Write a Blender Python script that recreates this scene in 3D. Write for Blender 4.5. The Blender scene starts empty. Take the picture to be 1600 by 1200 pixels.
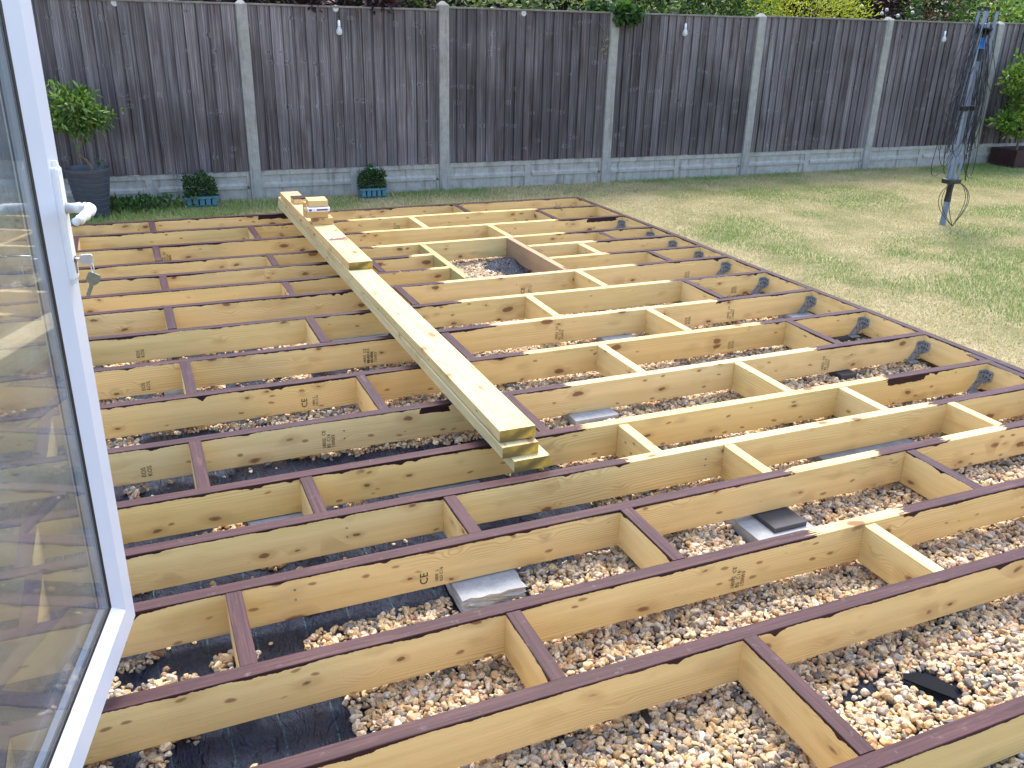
import bpy, bmesh, math, random
import numpy as np
from mathutils import Matrix, Vector
R = math.radians
S = bpy.context.scene
COL = S.collection
rng = np.random.default_rng(7)
random.seed(7)

# ------------------------------------------------------------------ camera
cd = bpy.data.cameras.new("Camera"); cam = bpy.data.objects.new("Camera", cd); COL.objects.link(cam)
cd.sensor_width = 36.0; cd.lens = 30.694; cd.clip_start = 0.05; cd.clip_end = 400
r_ = Vector((0.9190662, -0.39333893, 0.0245318)).normalized()
f_ = Vector((0.372337, 0.84622217, -0.38114722)).normalized()
u_ = r_.cross(f_)
cam.matrix_world = Matrix(((r_.x, u_.x, -f_.x, 0), (r_.y, u_.y, -f_.y, 0), (r_.z, u_.z, -f_.z, 1.5604), (0, 0, 0, 1)))
S.camera = cam

# ------------------------------------------------------------------ light
SUN_EL, SUN_AZ = 61, 62          # azimuth measured from +X towards +Y
w = bpy.data.worlds.new("World"); S.world = w; w.use_nodes = True
nt = w.node_tree; bg = nt.nodes["Background"]; sk = nt.nodes.new("ShaderNodeTexSky")
sk.sky_type = 'NISHITA'; sk.sun_disc = False; sk.sun_elevation = R(SUN_EL); sk.sun_rotation = R(90 - SUN_AZ)
sk.air_density = 1.0; sk.dust_density = 3.0; sk.ozone_density = 1.0
nt.links.new(sk.outputs[0], bg.inputs[0]); bg.inputs[1].default_value = 0.15
sl = bpy.data.lights.new("Sun", 'SUN'); so = bpy.data.objects.new("Sun", sl); COL.objects.link(so)
sl.energy = .8; sl.angle = R(18); sl.color = (1, 0.93, 0.82)
sd = Vector((math.cos(R(SUN_EL)) * math.cos(R(SUN_AZ)), math.cos(R(SUN_EL)) * math.sin(R(SUN_AZ)), math.sin(R(SUN_EL))))
so.rotation_euler = sd.to_track_quat('Z', 'Y').to_euler()
S.view_settings.view_transform = 'Standard'; S.view_settings.look = 'None'
S.view_settings.exposure = 1.88; S.view_settings.gamma = 1
S.render.engine = 'CYCLES'
S.cycles.max_bounces = 8; S.cycles.transparent_max_bounces = 16

# ------------------------------------------------------------------ helpers
def tag(o, label=None, cat=None, group=None, kind=None):
    if label: o['label'] = label
    if cat: o['category'] = cat
    if group: o['group'] = group
    if kind: o['kind'] = kind
    return o

def empty(name, loc=(0, 0, 0), rz=0):
    o = bpy.data.objects.new(name, None); COL.objects.link(o); o.location = loc; o.rotation_euler = (0, 0, rz)
    o.empty_display_size = 0.1
    return o

class MB:
    """collects verts/faces, builds one mesh"""
    def __init__(s): s.v = []; s.f = []; s.a = []; s.cur = 0.0
    def add(s, vs, fs):
        n = len(s.v); s.v += [tuple(v) for v in vs]
        for f in fs: s.f.append(tuple(i + n for i in f)); s.a.append(s.cur)
    def box(s, x0, x1, y0, y1, z0, z1):
        s.add([(x0, y0, z0), (x1, y0, z0), (x1, y1, z0), (x0, y1, z0), (x0, y0, z1), (x1, y0, z1), (x1, y1, z1), (x0, y1, z1)],
              [(0, 3, 2, 1), (4, 5, 6, 7), (0, 1, 5, 4), (1, 2, 6, 5), (2, 3, 7, 6), (3, 0, 4, 7)])
    def cbox(s, x0, x1, y0, y1, z0, z1, c=0.004):
        """box with chamfered edges (hull of 24 points)"""
        bm = bmesh.new(); bmesh.ops.create_cube(bm, size=1)
        bmesh.ops.scale(bm, vec=(x1 - x0, y1 - y0, z1 - z0), verts=bm.verts)
        bmesh.ops.translate(bm, vec=((x0 + x1) / 2, (y0 + y1) / 2, (z0 + z1) / 2), verts=bm.verts)
        bmesh.ops.bevel(bm, geom=bm.edges[:], offset=c, segments=2, affect='EDGES', profile=0.5)
        s.bm(bm)
    def bm(s, bm):
        bm.verts.index_update()
        s.add([v.co[:] for v in bm.verts], [[v.index for v in f.verts] for f in bm.faces]); bm.free()
    def tube(s, pts, rad, n=8, cap=True):
        pts = [Vector(p) for p in pts]; k = len(pts)
        rads = rad if hasattr(rad, '__len__') else [rad] * k
        vs = []; ref = None
        for i, p in enumerate(pts):
            d = (pts[min(i + 1, k - 1)] - pts[max(i - 1, 0)]).normalized()
            if ref is None: ref = Vector((1, 0, 0)) if abs(d.x) < .8 else Vector((0, 1, 0))
            a = d.cross(ref).normalized(); b = d.cross(a); ref = b.cross(d)
            for j in range(n):
                t = 2 * math.pi * j / n; vs.append(p + rads[i] * (math.cos(t) * a + math.sin(t) * b))
        fs = [(i * n + j, i * n + (j + 1) % n, (i + 1) * n + (j + 1) % n, (i + 1) * n + j) for i in range(k - 1) for j in range(n)]
        if cap: fs += [tuple(range(n))[::-1], tuple(range((k - 1) * n, k * n))]
        s.add(vs, fs)
    def lathe(s, prof, c=(0, 0, 0), n=32):
        vs = [(c[0] + r * math.cos(2 * math.pi * j / n), c[1] + r * math.sin(2 * math.pi * j / n), c[2] + z) for r, z in prof for j in range(n)]
        s.add(vs, [(i * n + j, i * n + (j + 1) % n, (i + 1) * n + (j + 1) % n, (i + 1) * n + j) for i in range(len(prof) - 1) for j in range(n)])
    def prism(s, poly, y0, y1):
        """polygon in XZ extruded along Y"""
        k = len(poly)
        s.add([(x, y0, z) for x, z in poly] + [(x, y1, z) for x, z in poly],
              [tuple(range(k)), tuple(range(2 * k - 1, k - 1, -1))] + [(i, i + k, (i + 1) % k + k, (i + 1) % k) for i in range(k)])
    def build(s, name, mat, parent=None, smooth=False, loc=None, fix=True):
        me = bpy.data.meshes.new(name); me.from_pydata(s.v, [], s.f); me.update()
        if any(s.a):
            at = me.attributes.new('rnd', 'FLOAT', 'FACE'); at.data.foreach_set('value', s.a)
        if fix:
            bm = bmesh.new(); bm.from_mesh(me); bmesh.ops.recalc_face_normals(bm, faces=bm.faces); bm.to_mesh(me); bm.free()
        if smooth:
            me.polygons.foreach_set('use_smooth', [True] * len(me.polygons))
        o = bpy.data.objects.new(name, me); COL.objects.link(o); me.materials.append(mat)
        if parent: o.parent = parent
        if loc: o.location = loc
        return o

def np_mesh(name, verts, faces, mat, rnd=None, smooth=False, parent=None, cols=None):
    """verts (N,3), faces (M,k)"""
    me = bpy.data.meshes.new(name); V = np.asarray(verts, np.float32); F = np.asarray(faces, np.int32)
    me.vertices.add(len(V)); me.vertices.foreach_set('co', V.ravel())
    k = F.shape[1]; me.loops.add(F.size); me.loops.foreach_set('vertex_index', F.ravel())
    me.polygons.add(len(F)); me.polygons.foreach_set('loop_start', np.arange(0, F.size, k, dtype=np.int32))
    me.polygons.foreach_set('loop_total', np.full(len(F), k, np.int32))
    me.update(calc_edges=True); me.validate()
    if rnd is not None:
        at = me.attributes.new('rnd', 'FLOAT', 'FACE'); at.data.foreach_set('value', np.asarray(rnd, np.float32))
    if cols is not None:
        at = me.attributes.new('col', 'FLOAT_COLOR', 'FACE'); at.data.foreach_set('color', np.asarray(cols, np.float32).ravel())
    if smooth: me.polygons.foreach_set('use_smooth', np.ones(len(F), bool))
    o = bpy.data.objects.new(name, me); COL.objects.link(o); me.materials.append(mat)
    if parent: o.parent = parent
    return o

def vnoise(x, y, sc, seed=0):
    """smooth value noise 0..1"""
    g = np.random.default_rng(seed).random((256, 256)); x = np.asarray(x) * sc + 37.3; y = np.asarray(y) * sc + 11.7
    i = np.floor(x).astype(int); j = np.floor(y).astype(int); fx = x - i; fy = y - j
    fx = fx * fx * (3 - 2 * fx); fy = fy * fy * (3 - 2 * fy); G = lambda a, b: g[a % 256, b % 256]
    return (G(i, j) * (1 - fx) + G(i + 1, j) * fx) * (1 - fy) + (G(i, j + 1) * (1 - fx) + G(i + 1, j + 1) * fx) * fy

class NT:
    """tiny node-tree writer"""
    def __init__(s, name):
        s.m = bpy.data.materials.new(name); s.m.use_nodes = True; s.t = s.m.node_tree
        s.bsdf = s.t.nodes["Principled BSDF"]; s.out = s.t.nodes["Material Output"]
    def node(s, typ, **kw):
        n = s.t.nodes.new("ShaderNode" + typ)
        for k, v in kw.items(): setattr(n, k, v)
        return n
    def put(s, sock, v):
        if isinstance(v, bpy.types.NodeSocket): s.t.links.new(v, sock)
        elif isinstance(v, tuple) and sock.type == 'RGBA' and len(v) == 3: sock.default_value = v + (1,)
        else: sock.default_value = v
    def math(s, op, a, b=0.0, c=0.0, clamp=False):
        n = s.node("Math", operation=op, use_clamp=clamp)
        for i, v in enumerate((a, b, c)): s.put(n.inputs[i], v)
        return n.outputs[0]
    def vmath(s, op, a, b=(0, 0, 0), scale=None):
        n = s.node("VectorMath", operation=op); s.put(n.inputs[0], a); s.put(n.inputs[1], b)
        if scale is not None: s.put(n.inputs[3], scale)
        return n.outputs[0]
    def noise(s, vec, scale=5.0, detail=3.0, rough=0.5, dist=0.0, col=False):
        n = s.node("TexNoise"); s.put(n.inputs['Vector'], vec); s.put(n.inputs['Scale'], scale); s.put(n.inputs['Detail'], detail)
        s.put(n.inputs['Roughness'], rough); s.put(n.inputs['Distortion'], dist)
        return n.outputs['Color' if col else 'Fac']
    def voro(s, vec, scale, feature='F1', rnd=1.0):
        n = s.node("TexVoronoi", feature=feature); s.put(n.inputs['Vector'], vec); s.put(n.inputs['Scale'], scale); s.put(n.inputs['Randomness'], rnd)
        return n
    def ramp(s, f, *stops, mode='LINEAR'):
        n = s.node("ValToRGB"); e = n.color_ramp.elements; n.color_ramp.interpolation = mode
        while len(e) < len(stops): e.new(0.5)
        for q, (p, c) in zip(e, stops): q.position = p; q.color = tuple(c) + (1,) if len(c) == 3 else c
        s.put(n.inputs[0], f); return n.outputs[0]
    def mix(s, f, a, b, blend='MIX'):
        n = s.node("Mix", data_type='RGBA', blend_type=blend); s.put(n.inputs[0], f); s.put(n.inputs[6], a); s.put(n.inputs[7], b)
        return n.outputs[2]
    def step(s, v, lo, hi):
        n = s.node("MapRange", interpolation_type='SMOOTHSTEP'); s.put(n.inputs[0], v); s.put(n.inputs[1], lo); s.put(n.inputs[2], hi)
        return n.outputs[0]
    def obj(s): return s.node("TexCoord").outputs['Object']
    def pos(s): return s.node("NewGeometry").outputs['Position']
    def attr(s, name, typ='GEOMETRY', out='Fac'):
        return s.node("Attribute", attribute_name=name, attribute_type=typ).outputs[out]
    def xyz(s, v):
        n = s.node("SeparateXYZ"); s.put(n.inputs[0], v); return n.outputs
    def comb(s, x, y, z):
        n = s.node("CombineXYZ")
        for i, v in enumerate((x, y, z)): s.put(n.inputs[i], v)
        return n.outputs[0]
    def bump(s, h, strength=0.3, dist=0.01):
        n = s.node("Bump"); s.put(n.inputs['Strength'], strength); s.put(n.inputs['Distance'], dist); s.put(n.inputs['Height'], h)
        s.t.links.new(n.outputs[0], s.bsdf.inputs['Normal'])
    def fin(s, col, rough=0.6, spec=0.5, metal=0.0):
        s.put(s.bsdf.inputs['Base Color'], col); s.put(s.bsdf.inputs['Roughness'], rough)
        s.put(s.bsdf.inputs['Specular IOR Level'], spec); s.put(s.bsdf.inputs['Metallic'], metal)
        return s.m

# ------------------------------------------------------------------ materials
def timber_mat(name, light, dark, knotc, paint=True, green=0.0):
    n = NT(name); P0 = n.obj(); rd = n.node("ObjectInfo").outputs['Random']
    off = n.comb(n.math('MULTIPLY', rd, 37.0), n.math('MULTIPLY', rd, 91.0), n.math('MULTIPLY', rd, 53.0))
    P = n.vmath('ADD', P0, off)
    kq = n.vmath('ADD', P, n.vmath('SCALE', n.vmath('SUBTRACT', n.noise(P, 7, 2, .5, col=True), (.5, .5, .5)), scale=.045))
    kv = n.voro(n.vmath('MULTIPLY', kq, (6.0, 13.0, 13.0)), 1.0)
    kd = kv.outputs['Distance']; kc = n.xyz(kv.outputs['Color'])
    wob = n.noise(P, 60, 2, .6)
    kd2 = n.math('ADD', kd, n.math('MULTIPLY', n.math('SUBTRACT', wob, .5), .07))
    has = n.math('GREATER_THAN', kc[1], 0.12)
    rad = n.math('MULTIPLY', n.math('ADD', n.math('MULTIPLY', n.math('POWER', kc[0], 3.0), .19), .092), has)
    core = n.math('MULTIPLY', n.math('SUBTRACT', 1.0, n.step(kd2, n.math('MULTIPLY', rad, .62), n.math('MULTIPLY', rad, .98))), has)
    halo = n.math('MULTIPLY', n.math('SUBTRACT', 1.0, n.step(kd2, rad, n.math('MULTIPLY', rad, 2.6))), has)
    swirl = n.math('SUBTRACT', 1.0, n.step(kd, 0.0, 0.5))
    st = n.noise(n.vmath('MULTIPLY', P, (1.3, 34, 34)), 1.0, 4, .6)
    low = n.noise(n.vmath('MULTIPLY', P, (.9, 7, 7)), 1.0, 2, .5)
    z = n.xyz(P)
    ph = n.math('ADD', n.math('ADD', n.math('MULTIPLY', z[2], 620.0), n.math('MULTIPLY', z[1], 500.0)), n.math('ADD', n.math('MULTIPLY', low, 46.0), n.math('MULTIPLY', swirl, 16.0)))
    ring = n.math('POWER', n.math('ADD', n.math('MULTIPLY', n.math('SINE', ph), .5), .5), 3.0)
    ringf = n.math('MULTIPLY', ring, n.step(n.noise(n.vmath('MULTIPLY', P, (1.1, 5, 5)), 1.0, 1, .5), .42, .66))
    tone = n.math('ADD', n.math('MULTIPLY', st, .75), n.math('MULTIPLY', n.noise(n.vmath('MULTIPLY', P, (.6, 3, 3)), 1.0, 2, .5), .35))
    c = n.ramp(tone, (.30, dark), (.70, light))
    c = n.mix(n.math('MULTIPLY', ringf, .52), c, tuple(x * .62 for x in dark))
    # treatment tint differs board by board, blotches of green and of warm honey
    c = n.mix(n.math('ADD', green, n.math('MULTIPLY', n.math('FRACT', n.math('MULTIPLY', rd, 7.31)), .34)), c, n.mix(1.0, c, (.86, .92, .74), 'MULTIPLY'))
    c = n.mix(n.math('MULTIPLY', n.math('FRACT', n.math('MULTIPLY', rd, 13.7)), .6), c, n.mix(1.0, c, (1.05, .93, .74), 'MULTIPLY'))
    bl = n.step(n.noise(n.vmath('MULTIPLY', P, (2.0, 6, 6)), 1.0, 3, .6), .55, .8)
    c = n.mix(n.math('MULTIPLY', bl, .55), c, n.mix(1.0, c, (.72, .62, .48), 'MULTIPLY'))
    gr = n.step(n.noise(n.vmath('MULTIPLY', P, (1.1, 9, 9)), 1.0, 4, .65), .56, .74)
    c = n.mix(n.math('MULTIPLY', gr, .40), c, n.mix(1.0, c, (.70, .72, .66), 'MULTIPLY'))
    c = n.mix(n.math('MULTIPLY', halo, .32), c, (.36, .19, .07))
    c = n.mix(n.math('MULTIPLY', core, .88), c, knotc)
    pv = n.voro(n.vmath('MULTIPLY', kq, (10, 23, 23)), 1.0); pk_ = n.xyz(pv.outputs['Color'])
    pin = n.math('MULTIPLY', n.math('SUBTRACT', 1.0, n.step(pv.outputs['Distance'], .09, .19)), n.math('GREATER_THAN', pk_[1], .70))
    c = n.mix(n.math('MULTIPLY', pin, .78), c, (.24, .115, .045))
    sp = n.step(n.noise(P, 420, 1, .5), .70, .76)
    c = n.mix(n.math('MULTIPLY', sp, .35), c, (.10, .07, .04))
    rough = 0.62
    h = n.math('ADD', n.math('MULTIPLY', st, .5), n.math('MULTIPLY', ring, .2))
    if paint:
        q = n.xyz(P0)
        x = q[0]; jx = n.math('ADD', x, n.math('MULTIPLY', n.math('SUBTRACT', n.noise(n.vmath('MULTIPLY', P, (10, 160, 20)), 1.0, 3, .7), .5), .22))
        u = [n.attr('u%d' % i, 'OBJECT') for i in range(6)]
        a = n.math('LESS_THAN', jx, u[0])
        for i, j in ((1, 2), (3, 4)):
            a = n.math('MAXIMUM', a, n.math('MULTIPLY', n.math('GREATER_THAN', jx, u[i]), n.math('LESS_THAN', jx, u[j])))
        b = n.attr('b0', 'OBJECT'); b1 = n.attr('b1', 'OBJECT')
        big = n.math('MULTIPLY', n.math('GREATER_THAN', jx, b), n.math('LESS_THAN', jx, b1))
        lx = n.comb(x, n.math('MULTIPLY', rd, 60.0), 0.0)
        lap = n.math('ADD', n.math('MULTIPLY', n.step(n.noise(lx, 2.2, 2, .5), .45, .8), .009), n.math('ADD', .001, n.math('MULTIPLY', n.noise(lx, 80, 3, .7), .008)))
        drip = n.math('MULTIPLY', n.math('POWER', n.noise(lx, 9, 2, .6), 9.0), .35)
        lap = n.math('ADD', n.math('ADD', lap, drip), n.math('MULTIPLY', big, n.math('ADD', .014, n.math('MULTIPLY', n.noise(lx, 12, 2, .6), .034))))
        pm = n.math('MULTIPLY', a, n.math('GREATER_THAN', q[2], n.math('SUBTRACT', 0.0, lap)))
        brush = n.noise(n.vmath('MULTIPLY', P, (2.5, 110, 110)), 1.0, 3, .65)
        worn = n.step(n.noise(n.vmath('MULTIPLY', P, (3, 22, 22)), 1.0, 4, .7), .56, .78)
        pc = n.ramp(brush, (.3, (.030, .016, .020)), (.7, (.075, .042, .050)))
        pc = n.mix(n.math('MULTIPLY', n.attr('red', 'OBJECT'), .8), pc, n.mix(1.0, pc, (1.22, .92, .76), 'MULTIPLY'))
        pc = n.mix(n.math('MULTIPLY', worn, .42), pc, (.20, .115, .09))
        pc = n.mix(n.math('MULTIPLY', n.step(n.noise(n.vmath('MULTIPLY', P, (2.2, 14, 14)), 1.0, 3, .6), .5, .7), .45), pc, n.mix(1.0, pc, (.62, .60, .66), 'MULTIPLY'))
        pc = n.mix(n.math('MULTIPLY', n.step(n.noise(P, 34, 4, .7), .60, .74), .25), pc, (.26, .22, .20))
        pc = n.mix(n.math('MULTIPLY', core, .6), pc, (.045, .02, .026))
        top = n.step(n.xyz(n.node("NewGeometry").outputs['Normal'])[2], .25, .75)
        # paint on the side faces is deeper in colour than on the top
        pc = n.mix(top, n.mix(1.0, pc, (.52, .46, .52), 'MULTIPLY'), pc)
        c = n.mix(pm, c, pc)
        rough = n.math('SUBTRACT', .62, n.math('MULTIPLY', pm, .14))
    n.bump(h, .25, .004)
    return n.fin(c, rough, n.math('SUBTRACT', .25, n.math('MULTIPLY', pm, .10)) if paint else .25)

M = {}
M['joist'] = timber_mat('treated_pine', (.77, .585, .295), (.62, .455, .195), (.18, .080, .034))
M['plank'] = timber_mat('pile_pine', (.61, .525, .315), (.47, .39, .20), (.26, .15, .07), paint=False)
M['honey'] = timber_mat('honey_pine', (.72, .53, .29), (.60, .42, .20), (.22, .10, .04), paint=False)
M['offcut'] = timber_mat('offcut_pine', (.66, .46, .22), (.52, .33, .13), (.2, .09, .03), paint=False)
M['grey_timber'] = timber_mat('trimmer_pine', (.43, .30, .20), (.30, .20, .13), (.12, .06, .03), paint=False)
M['green_timber'] = timber_mat('green_pine', (.46, .42, .24), (.30, .28, .14), (.12, .07, .03), paint=False, green=.6)

def end_mat():
    n = NT('end_grain'); P = n.obj()
    r = n.noise(n.vmath('MULTIPLY', P, (28, 28, 28)), 1.0, 3, .6)
    c = n.ramp(n.noise(n.vmath('MULTIPLY', P, (6, 9, 14)), 1.0, 2, .5), (.36, (.17, .12, .035)), (.5, (.36, .25, .06)), (.64, (.62, .40, .06)))
    c = n.mix(n.math('MULTIPLY', n.step(r, .5, .75), .4), c, (.13, .09, .03))
    return n.fin(c, .7, .3)
M['end'] = end_mat()

def plain(name, col, rough=.5, spec=.5, metal=0.0, nz=0.12, sc=40):
    n = NT(name); f = n.noise(n.obj(), sc, 3, .6)
    c = n.ramp(f, (.25, tuple(x * (1 - nz) for x in col)), (.75, tuple(min(1, x * (1 + nz)) for x in col)))
    return n.fin(c, rough, spec, metal)
M['upvc'] = plain('white_upvc', (.57, .61, .70), .3, .5, 0, .015, 6)  # white frame; the blue cast of shade is put into its colour
M['spacer'] = plain('spacer_metal', (.30, .33, .39), .45, .5, .2, .04, 30)
M['gasket'] = plain('black_rubber', (.012, .012, .014), .5)
M['handle'] = plain('white_lever', (.84, .85, .88), .22, .5, 0, .01)
M['steel'] = plain('key_steel', (.72, .72, .74), .38, .5, .6, .1, 90)
M['darksteel'] = plain('key_nickel', (.30, .31, .30), .35, .5, 1.0, .15, 120)
M['ink'] = plain('stamp_ink', (.035, .032, .03), .8, .2, 0, .3, 300)
M['pot'] = plain('slate_plastic', (.055, .065, .085), .45, .5, 0, .12, 14)
M['soil'] = plain('soil', (.05, .035, .025), .95, .2, 0, .5, 60)
M['trunk'] = plain('bark', (.17, .13, .09), .85, .2, 0, .35, 40)
M['alu'] = plain('grey_tube', (.21, .26, .35), .35, .5, .2, .06, 20)
M['blackplastic'] = plain('black_plastic', (.016, .016, .018), .38)
M['cord'] = plain('line_cord', (.018, .02, .026), .6)
M['bluelabel'] = plain('blue_label', (.02, .22, .62), .4)
M['tray'] = plain('teal_plastic', (.07, .19, .24), .45)
M['tape'] = plain('green_tape', (.02, .50, .22), .35)
M['disc'] = plain('pale_disc', (.52, .53, .53), .4)
M['planter'] = plain('planter_stain', (.042, .018, .017), .6, .3, 0, .35, 18)
M['packer'] = plain('slate_packer', (.045, .05, .062), .45, .5, 0, .25, 30)
M['packwhite'] = plain('white_packet', (.72, .74, .80), .35)
M['packblue'] = plain('packet_ink', (.05, .06, .16), .5)
M['bluepole'] = plain('blue_pole', (.10, .28, .52), .5)

def metal_galv():
    n = NT('galvanised'); v = n.voro(n.obj(), 90)
    c = n.ramp(n.xyz(v.outputs['Color'])[0], (0, (.17, .19, .22)), (1, (.33, .36, .40)))
    return n.fin(c, .55, .5, .25)
M['galv'] = metal_galv()

def concrete(name, a, b, streak=True):
    n = NT(name); P = n.pos(); f = n.noise(P, 13, 6, .75)
    c = n.ramp(f, (.3, a), (.7, b))
    sp = n.voro(P, 55); c = n.mix(n.math('MULTIPLY', n.math('LESS_THAN', sp.outputs['Distance'], .16), .35), c, tuple(x * .45 for x in a))
    if streak:
        s = n.noise(n.vmath('MULTIPLY', P, (16, 16, 1.6)), 1.0, 4, .65)
        c = n.mix(n.math('MULTIPLY', n.step(s, .52, .70), .55), c, (.105, .09, .07))
        lo = n.noise(n.vmath('MULTIPLY', P, (5, 5, 2)), 1.0, 3, .6)
        c = n.mix(n.math('MULTIPLY', n.step(lo, .5, .75), .3), c, (.14, .15, .10))
    n.bump(n.noise(P, 120, 3, .7), .35, .004)
    return n.fin(c, .85, .25)
M['post'] = concrete('fence_concrete', (.27, .262, .24), (.40, .39, .36))
M['gboard'] = concrete('gravel_board_concrete', (.31, .295, .265), (.48, .46, .42))
M['slab'] = concrete('slab_concrete', (.27, .285, .295), (.43, .45, .46), False)
M['slab_dark'] = concrete('block_concrete', (.17, .175, .18), (.28, .29, .30), False)

def fence_mat():
    n = NT('weathered_featheredge'); P = n.obj(); rb = n.attr('rnd')
    q = n.vmath('ADD', P, n.comb(n.math('MULTIPLY', rb, 41.0), n.math('MULTIPLY', rb, 17.0), n.math('MULTIPLY', rb, 63.0)))
    pxz = n.xyz(P); grp = n.math('FLOOR', n.math('MULTIPLY', pxz[0], 1.55))
    zz = n.math('ADD', pxz[2], n.math('MULTIPLY', n.math('FRACT', n.math('MULTIPLY', n.math('SINE', n.math('MULTIPLY', grp, 12.9)), 43.7)), 3.0))
    band = n.math('SUBTRACT', 1.0, n.step(n.math('ABSOLUTE', n.math('SUBTRACT', n.math('FRACT', n.math('MULTIPLY', n.math('ADD', zz, n.math('MULTIPLY', n.noise(P, 1.3, 1, .5), .14)), 2.6)), .5)), .03, .11))
    kv = n.voro(n.vmath('MULTIPLY', P, (8.8, 1.0, 15.0)), 1.0); kd = kv.outputs['Distance']; kc = n.xyz(kv.outputs['Color'])
    has = n.math('MULTIPLY', n.math('MAXIMUM', band, n.math('MULTIPLY', n.math('GREATER_THAN', kc[2], .93), .8)), n.math('GREATER_THAN', kc[1], .25))
    kdn = n.math('ADD', kd, n.math('MULTIPLY', n.noise(q, 60, 2, .6), .16))
    kn = n.math('MULTIPLY', n.math('SUBTRACT', 1.0, n.step(kdn, .14, .30)), has)
    sw = n.math('MULTIPLY', n.math('SUBTRACT', 1.0, n.step(kdn, .25, .62)), has)
    qd = n.vmath('ADD', q, n.comb(n.math('MULTIPLY', sw, .012), 0.0, 0.0))
    st = n.noise(n.vmath('MULTIPLY', qd, (95, 40, 1.3)), 1.0, 5, .68)
    bl = n.noise(n.vmath('MULTIPLY', q, (6, 3, 1.6)), 1.0, 3, .6)
    c = n.ramp(st, (.28, (.064, .058, .060)), (.50, (.152, .142, .146)), (.72, (.32, .306, .315)))
    fade = n.noise(n.vmath('MULTIPLY', P, (.75, 1, .9)), 1.0, 2, .5)
    c = n.mix(n.step(fade, .52, .36), c, n.mix(1.0, c, (.70, .68, .68), 'MULTIPLY')); c = n.mix(n.step(fade, .50, .66), c, n.mix(1.0, c, (1.28, 1.26, 1.27), 'MULTIPLY'))
    c = n.mix(n.step(bl, .50, .72), c, n.mix(1.0, c, (.66, .58, .58), 'MULTIPLY'))
    c = n.mix(n.math('MULTIPLY', n.step(bl, .50, .28), .5), c, n.mix(1.0, c, (1.35, 1.33, 1.38), 'MULTIPLY'))
    tint = n.math('FRACT', n.math('MULTIPLY', rb, 11.7))
    c = n.mix(n.math('MULTIPLY', tint, .8), c, n.mix(1.0, c, (.50, .48, .49), 'MULTIPLY'))
    c = n.mix(n.math('MULTIPLY', n.math('FRACT', n.math('MULTIPLY', rb, 5.3)), .5), c, n.mix(1.0, c, (1.22, 1.15, 1.12), 'MULTIPLY'))
    foot = n.math('MULTIPLY', n.math('SUBTRACT', 1.0, n.step(n.xyz(P)[2], .22, .55)), n.step(bl, .35, .6))
    c = n.mix(n.math('MULTIPLY', foot, .3), c, n.mix(1.0, c, (1.45, 1.12, .95), 'MULTIPLY'))
    c = n.mix(n.math('MULTIPLY', n.math('MULTIPLY', sw, n.step(st, .4, .65)), .55), c, (.30, .285, .30))
    c = n.mix(n.math('MULTIPLY', kn, .6), c, (.030, .022, .024))
    n.bump(n.math('ADD', st, n.math('MULTIPLY', sw, .4)), .5, .004)
    return n.fin(c, .85, .2)
M['fence'] = fence_mat()
M['cap'] = plain('fence_cap_wood', (.20, .185, .18), .85, .2, 0, .3, 12)

def membrane_mat():
    n = NT('weed_membrane'); P = n.pos(); q = n.xyz(P)
    xw = n.math('ADD', q[0], n.math('MULTIPLY', n.noise(P, 3.0, 2, .5), .06))
    fr = n.math('FRACT', n.math('DIVIDE', xw, .142))
    ln = n.math('MULTIPLY', n.math('LESS_THAN', n.math('ABSOLUTE', n.math('SUBTRACT', fr, .5)), .014), n.step(n.noise(n.vmath('MULTIPLY', P, (30, 90, 1)), 1.0, 1, .5), .35, .5))
    wv = n.math('MULTIPLY', n.math('SINE', n.math('MULTIPLY', q[0], 1900.0)), n.math('SINE', n.math('MULTIPLY', q[1], 1900.0)))
    c = n.ramp(n.noise(P, 14, 4, .7), (.35, (.011, .017, .034)), (.75, (.034, .046, .082)))
    dust = n.step(n.noise(P, 5.5, 5, .75), .60, .78)
    c = n.mix(n.math('MULTIPLY', dust, .22), c, (.12, .125, .14))
    c = n.mix(n.math('MULTIPLY', ln, .42), c, (.07, .24, .26))
    cr = n.math('ABSOLUTE', n.math('SUBTRACT', n.noise(n.vmath('MULTIPLY', n.vmath('ADD', P, n.vmath('SCALE', n.noise(P, 5, 2, .5, col=True), scale=.12)), (15, 4.5, 1)), 1.0, 4, .6), .5))
    n.bump(n.math('ADD', n.math('MULTIPLY', cr, 1.6), n.math('ADD', n.math('MULTIPLY', n.noise(n.vmath('MULTIPLY', P, (48, 26, 1)), 1.0, 3, .6), .35), n.math('MULTIPLY', wv, .01))), 1.0, .09)
    return n.fin(c, .30, .5)
M['membrane'] = membrane_mat()

def stone_mat():
    n = NT('flint_gravel'); a = n.attr('col', 'INSTANCER', 'Color'); P = n.obj()
    rd = n.node("ObjectInfo").outputs['Random']
    f = n.noise(n.vmath('ADD', P, n.comb(n.math('MULTIPLY', rd, 40.0), 0.0, 0.0)), 1.8, 4, .65)
    c = n.mix(n.step(f, .42, .66), a, n.mix(1.0, a, (.58, .50, .44), 'MULTIPLY'))
    c = n.mix(n.math('MULTIPLY', n.step(n.noise(P, 5.0, 3, .6), .58, .72), .35), c, (.55, .50, .43))
    n.bump(n.noise(P, 7, 3, .6), .25, .05)
    return n.fin(c, .62, .4)
M['stone'] = stone_mat()

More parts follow.
